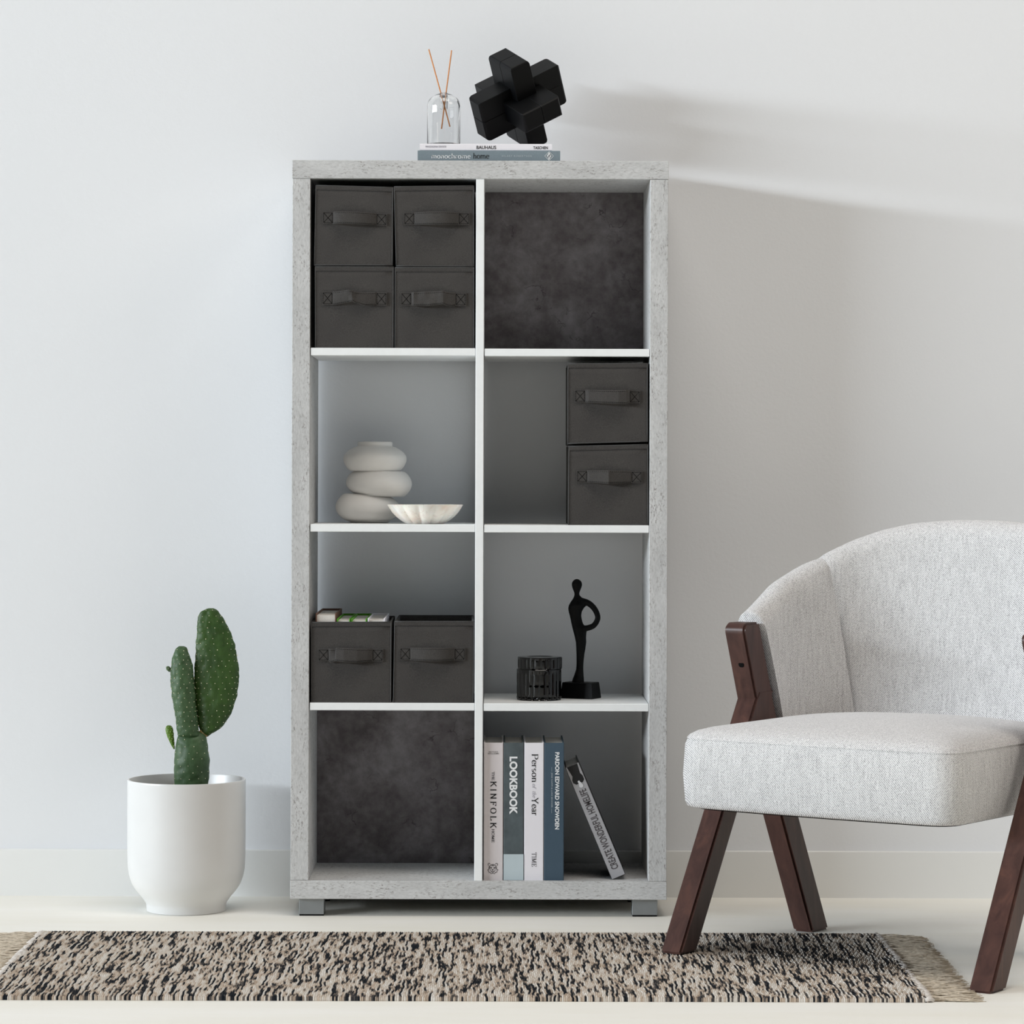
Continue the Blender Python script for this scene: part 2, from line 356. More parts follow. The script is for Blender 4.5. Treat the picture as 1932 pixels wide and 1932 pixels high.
# ------------------------------------------------------------ storage boxes
def storage_box(corners, handle, label, stations, Yf=0.006, dep=0.255, group='charcoal fabric storage boxes', z0=None):
    """corners: TL TR BR BL of the front face in the photo; handle: x0,x1,ytop,ybot"""
    P = [W(x, y, Yf) for x, y in corners]
    if z0 is not None:
        dz = z0 - (P[2].z + P[3].z) / 2
        P[2].z += dz; P[3].z += dz
    c = (P[2] + P[3]) / 2; org = Vector((c.x, Yf + dep / 2, min(P[2].z, P[3].z)))
    root = thing('storage_box', label, 'storage box', org, group=group)
    cx = sum(p.x for p in P) / 4; 
    wtop = (P[1].x - P[0].x); 
    def S(u, v, d, inset=0.0):
        """u across 0..1, v up 0..1, d depth 0..1"""
        a = P[3].lerp(P[2], u); b_ = P[0].lerp(P[1], u)
        p = a.lerp(b_, v)
        k = d
        rect_x = org.x + (u - 0.5) * 0.145
        rect_z = org.z + v * (sum((P[0].z, P[1].z)) / 2 - org.z) 
        x = p.x * (1 - k) + rect_x * k; z = p.z * (1 - k) + rect_z * k
        bulge = 0.0018 * math.sin(math.pi * u) * math.sin(math.pi * v) * (1 - d)
        return Vector((x, Yf + dep * d - bulge, z))
    N = 8
    bm = NB()
    def grid(fn, n=N, m=N):
        vv = [[bm.verts.new(fn(i / n, j / m)) for i in range(n + 1)] for j in range(m + 1)]
        for j in range(m):
            for i in range(n): bm.faces.new((vv[j][i], vv[j][i + 1], vv[j + 1][i + 1], vv[j + 1][i]))
    grid(lambda u, v: S(u, v, 0)); grid(lambda u, v: S(u, v, 1))
    grid(lambda d, v: S(0, v, d)); grid(lambda d, v: S(1, v, d)); grid(lambda u, d: S(u, 0, d))
    bmesh.ops.remove_doubles(bm, verts=bm.verts, dist=1e-5)
    bmesh.ops.recalc_face_normals(bm, faces=bm.faces)
    body = obj('body', bm, M['box'], root, 30, origin=org)
    sm = body.modifiers.new('wall', 'SOLIDIFY'); sm.thickness = 0.003; sm.offset = -1
    # piping round the edges
    bm = NB(); r = 0.0013
    line = lambda f, n=8: [f(i / n) for i in range(n + 1)]
    for u in (0, 1):
        tube(bm, line(lambda t: S(u, t, 0)), r, 6); tube(bm, line(lambda t: S(u, t, 1)), r, 6)
        tube(bm, line(lambda t: S(u, 0, t)), r, 6); tube(bm, line(lambda t: S(u, 1, t)), r, 6)
    for d in (0, 1): tube(bm, line(lambda t: S(t, 0, d)), r, 6)
    tube(bm, line(lambda t: S(t, 1, 0)), r * 1.1, 6); tube(bm, line(lambda t: S(t, 1, 1)), r, 6)
    obj('piping', bm, M['hem'], root, True, origin=org)
    # folded hem along the top of the front
    bm = NB(); hh = 1 - 0.0078 / 0.15
    q = [[S(i / 12, v, 0) + Vector((0, -0.0009, 0)) for i in range(13)] for v in (hh, 0.995)]
    vv = [[bm.verts.new(p) for p in rr] for rr in q]
    for i in range(12): bm.faces.new((vv[0][i], vv[0][i + 1], vv[1][i + 1], vv[1][i]))
    hm = obj('hem', bm, M['box'], root, origin=org)
    s2 = hm.modifiers.new('t', 'SOLIDIFY'); s2.thickness = 0.0008
    bm = NB()
    for k in range(34):
        u0 = 0.02 + 0.96 * k / 34; a, b_ = S(u0, hh + 0.012, 0), S(u0 + 0.016, hh + 0.012, 0)
        off = Vector((0, -0.0016, 0)); tube(bm, [a + off, b_ + off], 0.00028, 4)
    for u in (0.022, 0.978):
        for k in range(34):
            v0 = 0.02 + 0.9 * k / 34; a, b_ = S(u, v0, 0), S(u, v0 + 0.015, 0)
            off = Vector((0, -0.0003, 0)); tube(bm, [a + off, b_ + off], 0.00028, 4)
    st = obj('stitching', bm, M['thread_l'], hm, origin=org); st['kind'] = 'stuff'
    # handle: two sewn tabs and a loose strap
    x0, x1, y0, y1, tilt = handle
    fy = Yf - 0.0032
    def H(t, v):  # t along 0..1, v up 0..1
        x = x0 + (x1 - x0) * t; y = (y1 + (y0 - y1) * v) + tilt * (t - 0.5)
        return W(x, y, fy)
    hd = None; TW = 0.168
    for a, b_ in ((0, TW), (1 - TW, 1)):
        bm = NB(); vv = [bm.verts.new(H(*p)) for p in ((a, 0), (b_, 0), (b_, 1), (a, 1))]; bm.faces.new(vv)
        tb = obj('handle_tab', bm, M['box'], root, origin=org)
        m_ = tb.modifiers.new('t', 'SOLIDIFY'); m_.thickness = 0.0012; m_.offset = 0
        bm = NB(); e = 0.016; f = 0.1
        cs = [(a + e, f), (b_ - e, f), (b_ - e, 1 - f), (a + e, 1 - f)]
        off = Vector((0, -0.0009, 0))
        for p, q in zip(cs, cs[1:] + cs[:1]):
            A, B = H(*p), H(*q)
            for k in range(6): tube(bm, [A.lerp(B, k / 6) + off, A.lerp(B, (k + 0.6) / 6) + off], 0.00042, 4)
        for p, q in ((cs[0], cs[2]), (cs[1], cs[3])): tube(bm, [H(*p) + off, H(*q) + off], 0.00035, 4)
        s_ = obj('stitching', bm, M['thread'], tb, origin=org); s_['kind'] = 'stuff'
    # strap from stations (t, out_top, out_bottom, dz_top, dz_bottom) in mm
    bm = NB(); n = 40; rows = []
    T = [s[0] for s in stations]
    for i in range(n + 1):
        t = i / n; ot, ob, dt, db = (interp(t, T, [s[k] for s in stations]) / 1000 for k in (1, 2, 3, 4))
        tt = TW + (1 - 2 * TW) * t
        top, bot = H(tt, 1), H(tt, 0)
        top += Vector((0, -ot - 0.001, dt)); bot += Vector((0, -ob - 0.001, db))
        rows.append([bm.verts.new(top.lerp(bot, j / 5)) for j in range(6)])
    for a, b_ in zip(rows, rows[1:]):
        for j in range(5): bm.faces.new((a[j], b_[j], b_[j + 1], a[j + 1]))
    sp = obj('handle_strap', bm, M['box'], root, 25, origin=org)
    m_ = sp.modifiers.new('t', 'SOLIDIFY'); m_.thickness = 0.001; m_.offset = 0
    bm = NB()
    def SP(t, v):
        ot, ob, dt, db = (interp(t, T, [s[k] for s in stations]) / 1000 for k in (1, 2, 3, 4))
        tt = TW + (1 - 2 * TW) * t
        top, bot = H(tt, 1) + Vector((0, -ot - 0.001, dt)), H(tt, 0) + Vector((0, -ob - 0.001, db))
        return bot.lerp(top, v) + Vector((0, -0.0008, 0))
    for v in (0.09, 0.91):
        for k in range(22): tube(bm, [SP((k + 0.15) / 22, v), SP((k + 0.75) / 22, v)], 0.0003, 4)
    s_ = obj('stitching', bm, M['thread'], sp, origin=org); s_['kind'] = 'stuff'
    return root, S
bow = lambda a, peak=0.35, sag=0.0: [(t, o_, o_, 0.5 * math.sin(math.pi * t), -sag * math.sin(math.pi * t)) for t, o_ in ((i / 20, a * (1 - abs(2 * (i / 20) ** (math.log(0.5) / math.log(peak + 0.08)) - 1) ** 2.6)) for i in range(21))]
bow0 = lambda a, peak=0.35, sag=0.0: [(0, 0, 0, 0, 0), (0.08, a * 0.55, a * 0.55, 0, -sag * .3), (peak, a, a, 0.5, -sag), (0.7, a * 0.85, a * 0.85, 0, -sag), (0.93, a * 0.35, a * 0.35, 0, 0), (1, 0, 0, 0, 0)]
twist = [(0, 0, 0, 0, 0), (0.1, 5, 2, 0, 0.5), (0.38, 17, 7, 2.5, 5), (0.46, 15, 14, 1, 7), (0.52, 7, 12, -1, 4), (0.75, 5, 7, -1.5, -1), (1, 0, 0, 0, 0)]
crump = [(0, 0, 0, 0, 0), (0.05, 8, 8, 0, -1), (0.14, 5, 9, 0, -1.5), (0.3, 10, 8, 1, -1), (0.42, 8, 11, 1.2, -.5), (0.6, 11, 10, 2, 1), (0.72, 14, 12, 2.6, 2.5), (0.8, 6, 9, 1, 0), (0.92, 3, 5, 0, -2), (1, 0, 0, 0, 0)]
flap = [(0, 0, 0, 0, 0), (0.04, 3, 2, 0, -2.5), (0.15, 1, 8, 0, 1), (0.17, 10, 11, 2.4, 1), (0.35, 13, 14, 2.2, -.5), (0.65, 11, 12, 1, -1.5), (0.9, 5, 5, 0.5, 0), (1, 0, 0, 0, 0)]
fold = [(0, 0, 0, 0, 0), (0.03, 3, 3, 0, 0), (0.47, 17, 17, 0.4, -2), (0.49, 17, 17, 0.4, -2.2), (0.52, 15, 15, 0.3, -2), (1, 0, 0, 0, 0)]
tilted = [(0, 0, 0, 0, 0), (0.07, 6, 7, 0, -.5), (0.4, 12, 12, -.5, -1.5), (0.75, 14, 15, -.5, -2), (0.93, 11, 12, .5, -2.5), (1, 0, 0, 2, 0)]
zs = SHELF_L
G1 = 'charcoal fabric storage boxes stacked in the top left compartment'
storage_box([(595, 503.5), (742, 504), (741.5, 655), (595.5, 654.5)], (607.6, 729.8, 550.5, 576, 1.5), 'charcoal fabric box with twisted pointed handle, lower left of the top left compartment', twist, group=G1, z0=zs[0])
storage_box([(746, 505), (893.7, 505), (893.7, 655.5), (745.5, 655.5)], (756, 879.6, 552, 577, 1), 'charcoal fabric box with crumpled handle, lower right of the top left compartment', crump, group=G1, z0=zs[0])
storage_box([(596.5, 350), (741, 354), (740, 500), (593.5, 500)], (608.6, 730, 401, 424, 4), 'charcoal fabric box with smooth bowed handle, upper left of the top left compartment', bow(13, 0.3, 0), group=G1)
storage_box([(744, 352.6), (893.3, 351), (893.7, 502), (748, 501.5)], (761.5, 885.7, 401, 424.5, 0), 'charcoal fabric box with smooth bowed handle, upper right of the top left compartment', bow(15, 0.45, 1), group=G1)
G2 = 'charcoal fabric storage boxes stacked in the right column'
storage_box([(1074, 842.6), (1222, 839), (1222.5, 989), (1072.5, 992)], (1087.7, 1211.6, 888, 911, 1.5), 'charcoal fabric box with sharply folded handle, under another box in the right column', fold, group=G2, z0=SHELF_R[1])
storage_box([(1072, 686.6), (1221.5, 686.2), (1221.5, 832.5), (1072, 836.7)], (1084, 1208, 736, 760, 1.5), 'charcoal fabric box stacked on top of another in the right column', tilted, group=G2)
G3 = 'open charcoal fabric storage boxes on the third row'
bxl, SL = storage_box([(587.5, 1174.5), (738, 1173.8), (737, 1325), (588, 1325)], (600, 723, 1224, 1248, 0.5), 'open charcoal fabric box holding books, beside another open box', flap, group=G3, z0=zs[2])
storage_box([(745, 1172.8), (894.2, 1172.8), (892.5, 1325), (742.5, 1325)], (754, 877.7, 1222, 1246, 0.5), 'open empty charcoal fabric box to the right of the box of books', bow(14, 0.45, 1), group=G3, z0=zs[2])

# ------------------------------------------------------------ lettering
def text2d(s, bold=0.0, spacing=1.0):
    """flat sans lettering -> (verts, faces) normalised to its bounding box"""
    cu = bpy.data.curves.new('t', 'FONT'); cu.body = s; cu.offset = bold; cu.space_character = spacing; cu.resolution_u = 3
    o = bpy.data.objects.new('t', cu); col.objects.link(o)
    dg = bpy.context.evaluated_depsgraph_get(); me = bpy.data.meshes.new_from_object(o.evaluated_get(dg))
    V = [(v.co.x, v.co.y) for v in me.vertices]; F = [tuple(p.vertices) for p in me.polygons]
    bpy.data.objects.remove(o); bpy.data.curves.remove(cu); bpy.data.meshes.remove(me)
    return V, F
def arc(cx, cy, rx, ry, a0, a1, n=10): return [(cx + rx * math.cos(R(a0 + (a1 - a0) * i / n)), cy + ry * math.sin(R(a0 + (a1 - a0) * i / n))) for i in range(n + 1)]
def stem(x, y0, y1, s=0.11): return [[(x, y0), (x, y1)], [(x - s, y0), (x + s, y0)], [(x - s, y1), (x + s, y1)]]
XH = 0.62
GL = {
    'T': (0.78, [*stem(0.39, 0, 0.97), [(0.04, 0.97), (0.74, 0.97)], [(0.05, 0.97), (0.05, 0.78)], [(0.73, 0.97), (0.73, 0.78)]]),
    'H': (0.92, [*stem(0.18, 0, 0.98), *stem(0.74, 0, 0.98), [(0.18, 0.5), (0.74, 0.5)]]),
    'E': (0.74, [*stem(0.18, 0, 0.97), [(0.1, 0.97), (0.66, 0.97)], [(0.18, 0.5), (0.5, 0.5)], [(0.1, 0.02), (0.68, 0.02)], [(0.66, 0.97), (0.66, 0.8)], [(0.68, 0.02), (0.68, 0.2)], [(0.5, 0.4), (0.5, 0.6)]]),
    'F': (0.70, [*stem(0.18, 0, 0.97), [(0.1, 0.97), (0.64, 0.97)], [(0.18, 0.5), (0.48, 0.5)], [(0.64, 0.97), (0.64, 0.78)], [(0.48, 0.4), (0.48, 0.6)]]),
    'L': (0.72, [*stem(0.18, 0, 0.98), [(0.1, 0.02), (0.66, 0.02)], [(0.66, 0.02), (0.66, 0.22)]]),
    'K': (0.88, [*stem(0.18, 0, 0.98), [(0.74, 0.98), (0.2, 0.42)], [(0.38, 0.6), (0.78, 0.02)], [(0.62, 0.98), (0.86, 0.98)], [(0.66, 0.01), (0.9, 0.01)]]),
    'I': (0.40, stem(0.2, 0, 0.98)),
    'N': (0.94, [[(0.18, 0), (0.18, 0.98)], [(0.18, 0.98), (0.76, 0.0)], [(0.76, 0), (0.76, 0.98)], [(0.07, 0.01), (0.29, 0.01)], [(0.07, 0.98), (0.2, 0.98)], [(0.65, 0.98), (0.87, 0.98)]]),
    'O': (0.96, [arc(0.48, 0.49, 0.38, 0.48, 0, 360, 28)]),
    'M': (1.10, [[(0.2, 0), (0.2, 0.98)], [(0.2, 0.98), (0.54, 0.05)], [(0.54, 0.05), (0.88, 0.98)], [(0.88, 0.98), (0.88, 0)], [(0.09, 0.01), (0.31, 0.01)], [(0.77, 0.01), (0.99, 0.01)], [(0.09, 0.98), (0.22, 0.98)], [(0.86, 0.98), (0.99, 0.98)]]),
    'P': (0.74, [*stem(0.18, 0, 0.97), [(0.1, 0.97), (0.4, 0.97)] + arc(0.4, 0.72, 0.27, 0.25, 90, -90, 12) + [(0.18, 0.47)]]),
    'Y': (0.84, [*stem(0.42, 0, 0.45), [(0.1, 0.98), (0.42, 0.45)], [(0.42, 0.45), (0.74, 0.98)], [(0.0, 0.98), (0.24, 0.98)], [(0.62, 0.98), (0.86, 0.98)]]),
    'm': (0.92, [[(0.12, 0), (0.12, XH)], [(0.12, 0.42)] + arc(0.29, 0.42, 0.17, 0.2, 180, 0, 8) + [(0.46, 0)], [(0.46, 0.42)] + arc(0.63, 0.42, 0.17, 0.2, 180, 0, 8) + [(0.8, 0)], [(0.03, 0.01), (0.22, 0.01)], [(0.37, 0.01), (0.56, 0.01)], [(0.71, 0.01), (0.9, 0.01)], [(0.03, XH - .01), (0.12, XH - .01)]]),
    'n': (0.58, [[(0.12, 0), (0.12, XH)], [(0.12, 0.42)] + arc(0.29, 0.42, 0.17, 0.2, 180, 0, 8) + [(0.46, 0)], [(0.03, 0.01), (0.22, 0.01)], [(0.37, 0.01), (0.56, 0.01)], [(0.03, XH - .01), (0.12, XH - .01)]]),
    'h': (0.58, [[(0.12, 0), (0.12, 1.0)], [(0.12, 0.42)] + arc(0.29, 0.42, 0.17, 0.2, 180, 0, 8) + [(0.46, 0)], [(0.03, 0.01), (0.22, 0.01)], [(0.37, 0.01), (0.56, 0.01)], [(0.03, 0.99), (0.12, 0.99)]]),
    'r': (0.44, [[(0.12, 0), (0.12, XH)], [(0.12, 0.42)] + arc(0.29, 0.42, 0.17, 0.19, 180, 50, 6), [(0.03, 0.01), (0.24, 0.01)], [(0.03, XH - .01), (0.12, XH - .01)]]),
    'o': (0.60, [arc(0.3, 0.31, 0.22, 0.31, 0, 360, 22)]),
    'c': (0.52, [arc(0.3, 0.31, 0.22, 0.31, 50, 320, 18)]),
    'e': (0.54, [[(0.09, 0.35), (0.5, 0.35)] + arc(0.3, 0.31, 0.21, 0.31, 10, 320, 20)]),
    's': (0.46, [arc(0.23, 0.45, 0.14, 0.16, 40, 270, 12) + arc(0.23, 0.16, 0.15, 0.15, 90, -140, 12)[1:]]),
    'f': (0.36, [[(0.14, 0), (0.14, 0.8)] + arc(0.3, 0.82, 0.16, 0.18, 180, 50, 6), [(0.02, XH - .01), (0.32, XH - .01)], [(0.03, 0.01), (0.28, 0.01)]]),
    't': (0.36, [[(0.14, 0.8), (0.14, 0.14)] + arc(0.26, 0.14, 0.12, 0.13, 180, 300, 6), [(0.02, XH - .01), (0.32, XH - .01)]]),
    'a': (0.54, [[(0.4, 0.02), (0.4, 0.46)] + arc(0.25, 0.46, 0.15, 0.16, 0, 150, 8), arc(0.24, 0.17, 0.16, 0.17, 0, 360, 16), [(0.4, 0.02), (0.52, 0.02)]]),
    ' ': (0.34, []),
}
def pen(bm_v, bm_f, pts, thick, thin, xf):
    n = len(pts)
    if n < 2: return
    base = len(bm_v)
    for i, p in enumerate(pts):
        a, b = pts[max(0, i - 1)], pts[min(n - 1, i + 1)]
        dx, dy = b[0] - a[0], b[1] - a[1]; L = math.hypot(dx, dy) or 1
        s = abs(dy) / L; w = (thin + (thick - thin) * s) / 2
        nx, ny = -dy / L * w, dx / L * w
        bm_v.append(xf((p[0] + nx, p[1] + ny))); bm_v.append(xf((p[0] - nx, p[1] - ny)))
    for i in range(n - 1): bm_f.append((base + 2 * i, base + 2 * i + 1, base + 2 * i + 3, base + 2 * i + 2))
def serif2d(s, thick=0.13, thin=0.05, track=0.02, slant=0.0):
    V, F = [], []; x = 0
    for ch in s:
        adv, st = GL[ch]
        for pts in st: pen(V, F, pts, thick, thin, lambda p: (p[0] + x + slant * p[1], p[1]))
        x += adv + track
    return V, F
def strokes2d(strokes, thick, thin=None):
    V, F = [], []
    for pts in strokes: pen(V, F, pts, thick, thin or thick, lambda p: p)
    return V, F
def place2d(VF, fit, origin, right, up, size, keep=False):
    """fit 2-D art into a size[0] x size[1] rectangle at origin (lower-left) -> bmesh"""
    V, F = VF; bm = NB()
    xs = [v[0] for v in V]; ys = [v[1] for v in V]
    if keep: x0, y0, sx, sy = 0, 0, size[0], size[1]
    else:
        x0, y0 = min(xs), min(ys); sx = size[0] / (max(xs) - x0); sy = size[1] / (max(ys) - y0)
    origin, right, up = Vector(origin), Vector(right), Vector(up)
    vv = [bm.verts.new(origin + right * ((v[0] - x0) * sx) + up * ((v[1] - y0) * sy)) for v in V]
    for f in F:
        try: bm.faces.new([vv[i] for i in f])
        except ValueError: pass
    nrm = right.cross(up)
    bm.normal_update()
    for f in bm.faces:
        if f.normal.dot(nrm) < 0: f.normal_flip()
    return bm
def letter(parent, VF, a, b, h, mat, mode='down', y=-0.0005, keep=False, name='lettering'):
    """spine space: x across (m), z along. mode down: reads -z, letters stand toward +x. a = start (x,z) of baseline, b = length"""
    if mode == 'down': r, u = (0, 0, -1), (1, 0, 0)
    elif mode == 'up': r, u = (0, 0, 1), (-1, 0, 0)
    else: r, u = (1, 0, 0), (0, 0, 1)
    bm = place2d(VF, None, (a[0], y, a[1]), r, u, (b, h), keep)
    return obj(name, bm, mat, parent, normals=False)

# ------------------------------------------------------------ books
def book(label, T, H, Dp, loc, rot, cover, group=None, pages=True, board=0.0022, over=0.003, name='book'):
    """spine faces -y at y=0, thickness along x (centred), height along z from 0"""
    root = thing(name, label, 'book', loc, rot, group)
    bm = NB(); h = T / 2
    sec = [(-h, 0.0012), (-h + 0.0012, 0), (h - 0.0012, 0), (h, 0.0012), (h, Dp), (h - board, Dp), (h - board, 0.003), (-h + board, 0.003), (-h + board, Dp), (-h, Dp)]
    rings(bm, [[Vector((x, y, z)) for x, y in sec] for z in (0, H)])
    obj('cover', bm, cover, root)
    bm = box(NB(), (-h + board, 0.003, over), (h - board, Dp - over, H - over)); obj('pages', bm, M['pages'], root)
    return root
TOPZ = ZT
# lying books on top of the bookcase (spine to the viewer)
def flat_book(px0, px1, z0, T, Y0, Dp, label, cover, group):
    k = (Y0 - CAM_Y) / FPX; L = (px1 - px0) * k
    x0 = W(px0, 290, Y0).x
    b = book(label, T, L, Dp, (x0 + L, Y0, z0 + T / 2), (0, R(-90), 0), cover, group)
    b['k'] = k
    f = lambda px: L - (px - px0) * k      # photo x -> local z
    return b, f, k
GB = 'books lying on top of the bookcase'
bk, fz, k = flat_book(788, 1057, TOPZ, 0.0202, 0.012, 0.205, 'slate teal hardback lying flat directly on the bookcase top', M['b_slate'], GB)
letter(bk, serif2d('monochrome', 0.12, 0.05), (-0.0052, fz(814)), 74 * k, 0.0095, M['ink_w'])
letter(bk, serif2d('home', 0.12, 0.05), (-0.0052, fz(893)), 30 * k, 0.0130 * 0.83, M['ink'])
letter(bk, text2d('HILARY ROBERTSON', 0.0, 1.3), (-0.0018, fz(947)), 56 * k, 0.0033, M['ink_l'])
dia = strokes2d([[(0, -1), (1, 0), (0, 1), (-1, 0), (0, -1)]], 0.09); letter(bk, dia, (0.0, fz(1036)), 0.0083, 0.0083, M['ink_w'], keep=True, name='emblem')
letter(bk, strokes2d([[(-0.25, -0.25), (0.25, 0.25)], [(-0.45, 0), (0, 0.45)], [(0, -0.45), (0.45, 0)], [(-0.45, 0), (0, -0.45)], [(0, 0.45), (0.45, 0)], [(-.2, .62), (.2, .62)], [(-.2, -.62), (.2, -.62)]], 0.22), (0.0, fz(1036)), 0.0083, 0.0083, M['ink_w'], y=-0.0006, keep=True, name='emblem')
letter(bk, strokes2d([arc(0, 0, .14, .14, 0, 360, 12)], 0.08), (0.0, fz(1036)), 0.0083, 0.0083, M['ink_g'], y=-0.0009, keep=True, name='emblem')
bk2, fz, k = flat_book(792, 1041.5, TOPZ + 0.0202, 0.0132, 0.016, 0.19, 'thin white paperback lying on the slate teal book', M['b_white'], GB)
letter(bk2, text2d('MAGDALENA DROSTE'), (-0.0008, fz(803)), 39 * k, 0.0034, M['ink_g'])
letter(bk2, text2d('BAUHAUS', 0.012), (-0.0036, fz(899)), 37 * k, 0.0066, M['ink'])
letter(bk2, text2d('TASCHEN', 0.02), (-0.0034, fz(1006)), 27.5 * k, 0.0054, M['ink'])

# four upright books and one leaning, bottom right compartment
ZF = FLOOR_IN
def up_book(px0, px1, ytop, label, cover, Yb=0.012, Dp=0.17, ybot=1661.5):
    k = (Yb - CAM_Y) / FPX
    x0, x1 = W(px0, 1530, Yb).x, W(px1, 1530, Yb).x
    H = (ybot - ytop) * k
    b = book(label, x1 - x0 - 0.0006, H, Dp, ((x0 + x1) / 2, Yb, ZF), (0, 0, 0), cover, 'books standing in the bottom right compartment', board=0.0026, over=0.0035)
    f = lambda px, py: ((px - (px0 + px1) / 2) * k, (ybot - py) * k)
    return b, f, k
b1, f, k = up_book(912.3, 949.5, 1402, 'greige hardback with black serif title, leftmost standing book beside the divider', M['b_greige'])
letter(b1, text2d('NATHAN', 0.01, 1.2), f(922, 1420.3), 17 * k, 0.0024, M['ink_dg'], 'flat'); letter(b1, text2d('WILLIAMS', 0.01, 1.2), f(920, 1423.6), 21 * k, 0.0024, M['ink_dg'], 'flat')
letter(b1, serif2d('THE', 0.16, 0.07), f(927.6, 1456.5), 16.5 * k, 0.0052, M['ink'])
letter(b1, serif2d('KINFOLK', 0.17, 0.06, 0.3), f(925, 1475), 88 * k, 0.0116, M['ink'])
letter(b1, serif2d('HOME', 0.16, 0.07), f(927.6, 1565), 25 * k, 0.0054, M['ink'])
tiger = [arc(0, 0.05, 0.62, 0.58, 200, -20, 20), [(-0.58, -0.15), (-0.9, -0.3), (-0.7, -0.45), (-0.72, -0.65), (-0.4, -0.72), (-0.3, -0.95), (0, -0.85), (0.3, -0.95), (0.4, -0.72), (0.72, -0.65), (0.7, -0.45), (0.9, -0.3), (0.58, -0.15)],
         arc(-0.62, 0.62, 0.18, 0.2, 20, 250, 8), arc(0.62, 0.62, 0.18, 0.2, 160, -70, 8), arc(-0.28, 0.05, 0.13, 0.09, 0, 360, 10), arc(0.28, 0.05, 0.13, 0.09, 0, 360, 10),
         [(-0.14, -0.2), (0.14, -0.2), (0, -0.36), (-0.14, -0.2)], [(0, -0.36), (0, -0.5)], arc(-0.16, -0.42, 0.17, 0.14, 300, 190, 6), arc(0.16, -0.42, 0.17, 0.14, 240, 350, 6),
         [(0, 0.6), (0, 0.34)], [(-0.22, 0.56), (-0.12, 0.36)], [(0.22, 0.56), (0.12, 0.36)], [(-0.6, 0.25), (-0.4, 0.2)], [(0.6, 0.25), (0.4, 0.2)], [(-0.6, 0.02), (-0.46, 0.0)], [(0.6, 0.02), (0.46, 0.0)], [(-0.5, -0.3), (-0.3, -0.3)], [(0.5, -0.3), (0.3, -0.3)], [(-0.2, -0.62), (0, -0.7), (0.2, -0.62)]]
letter(b1, strokes2d(tiger, 0.09), f(930, 1638.5), 0.0112, 0.0112, M['ink_dg'], 'flat', keep=True, name='emblem')
b2, f, k = up_book(950, 988, 1402, 'dark teal book with bold white title, second standing book from the divider', M['b_dark'])
letter(b2, text2d('LOOKBOOK', 0.04), f(961, 1428), 109 * k, 0.0152, M['ink_w'])
bm = box(NB(), (-0.0188, -0.0004, 0.0005), (0.0188, 0.0003, 0.0495)); obj('spine_band', bm, M['b_sky'], b2)
b3, f, k = up_book(988.7, 1026, 1402, 'white book with thin black serif title, third standing book from the divider', M['b_white'])
letter(b3, serif2d('Person', 0.13, 0.045), f(1003, 1423), 53 * k, 0.0120, M['ink'])
letter(b3, serif2d('of', 0.08, 0.04, 0.04, 0.25), f(1004.5, 1479.5), 10 * k, 0.0072, M['ink_g']); letter(b3, serif2d('the', 0.08, 0.04, 0.04, 0.25), f(1004.5, 1493.5), 12.5 * k, 0.0072, M['ink_g'])
letter(b3, serif2d('Year', 0.13, 0.045), f(1003, 1505), 34 * k, 0.0125, M['ink'])
letter(b3, serif2d('TIME', 0.13, 0.055), f(1003.5, 1608.5), 27 * k, 0.0088, M['ink_dg'])
b4, f, k = up_book(1026.3, 1064.3, 1402, 'slate blue book with bold white title, rightmost of the four upright books', M['b_blue'])
letter(b4, text2d('PARDON EDWARD SNOWDEN', 0.03), f(1047, 1419.5), 145.5 * k, 0.0082, M['ink_w'])
letter(b4, text2d('JESSE KAMM & LUKE BROWER'), f(1039, 1458), 66 * k, 0.0036, M['ink_l'])
for a, l in ((1447.5, 9), (1525.5, 9)): letter(b4, strokes2d([[(0, 0), (1, 0.001)]], 0.05), f(1040.6, a), l * k, 0.0004, M['ink_l'])
# leaning book
Yb = 0.026; pA = W(1154.5, 1659, Yb); ang = math.atan2(1154.5 - 1065.6, 1659 - 1448); k = (Yb - CAM_Y) / FPX
L = math.hypot(1154.5 - 1065.6, 1659 - 1448) * k; T = 27.5 * k
# pivot: lower-left corner of the spine rests on the compartment floor
loc = Vector((pA.x, Yb, ZF)) + Vector((math.cos(ang), 0, math.sin(ang))) * (T / 2)
lean = book('silver grey book with dark capital title leaning left against the upright books', T, L, 0.15, loc, (0, -ang, 0), M['b_black'], 'books standing in the bottom right compartment', board=0.0022)
bm = box(NB(), (-T / 2 + 0.0008, -0.0005, 0.0006), (T / 2 - 0.0008, 0.0004, L - 0.0006)); obj('spine_print', bm, M['b_silver'], lean)
letter(lean, text2d('CREATE WONDERFUL HOMELIFE', 0.016), (0.0072, 0.0165), 0.163, 0.0138, M['ink_dg'], 'up', y=-0.0008)
bm = NB(); pts = [(-0.0105, L - 0.001), (0.0105, L - 0.001), (0.0085, L - 0.02), (0.0112, L - 0.026), (0.0112, L - 0.034), (0.0065, L - 0.038), (-0.0065, L - 0.038), (-0.0108, L - 0.033), (-0.0108, L - 0.028), (-0.0075, L - 0.021)]
bm.faces.new([bm.verts.new((x, -0.0008, z)) for x, z in pts]); obj('lamp_print', bm, M['ink'], lean)
for dx, dz, r in ((0.0, 0.0345, 0.0022), (0.0008, 0.0385, 0.003), (0.0012, 0.0428, 0.004)):
    bm = NB(); bm.faces.new([bm.verts.new((dx + r * math.cos(2 * math.pi * i / 16), -0.0010 - r * 0.1, L - dz + r * math.sin(2 * math.pi * i / 16))) for i in range(16)]); obj('lamp_print', bm, M['ink_s'], lean)

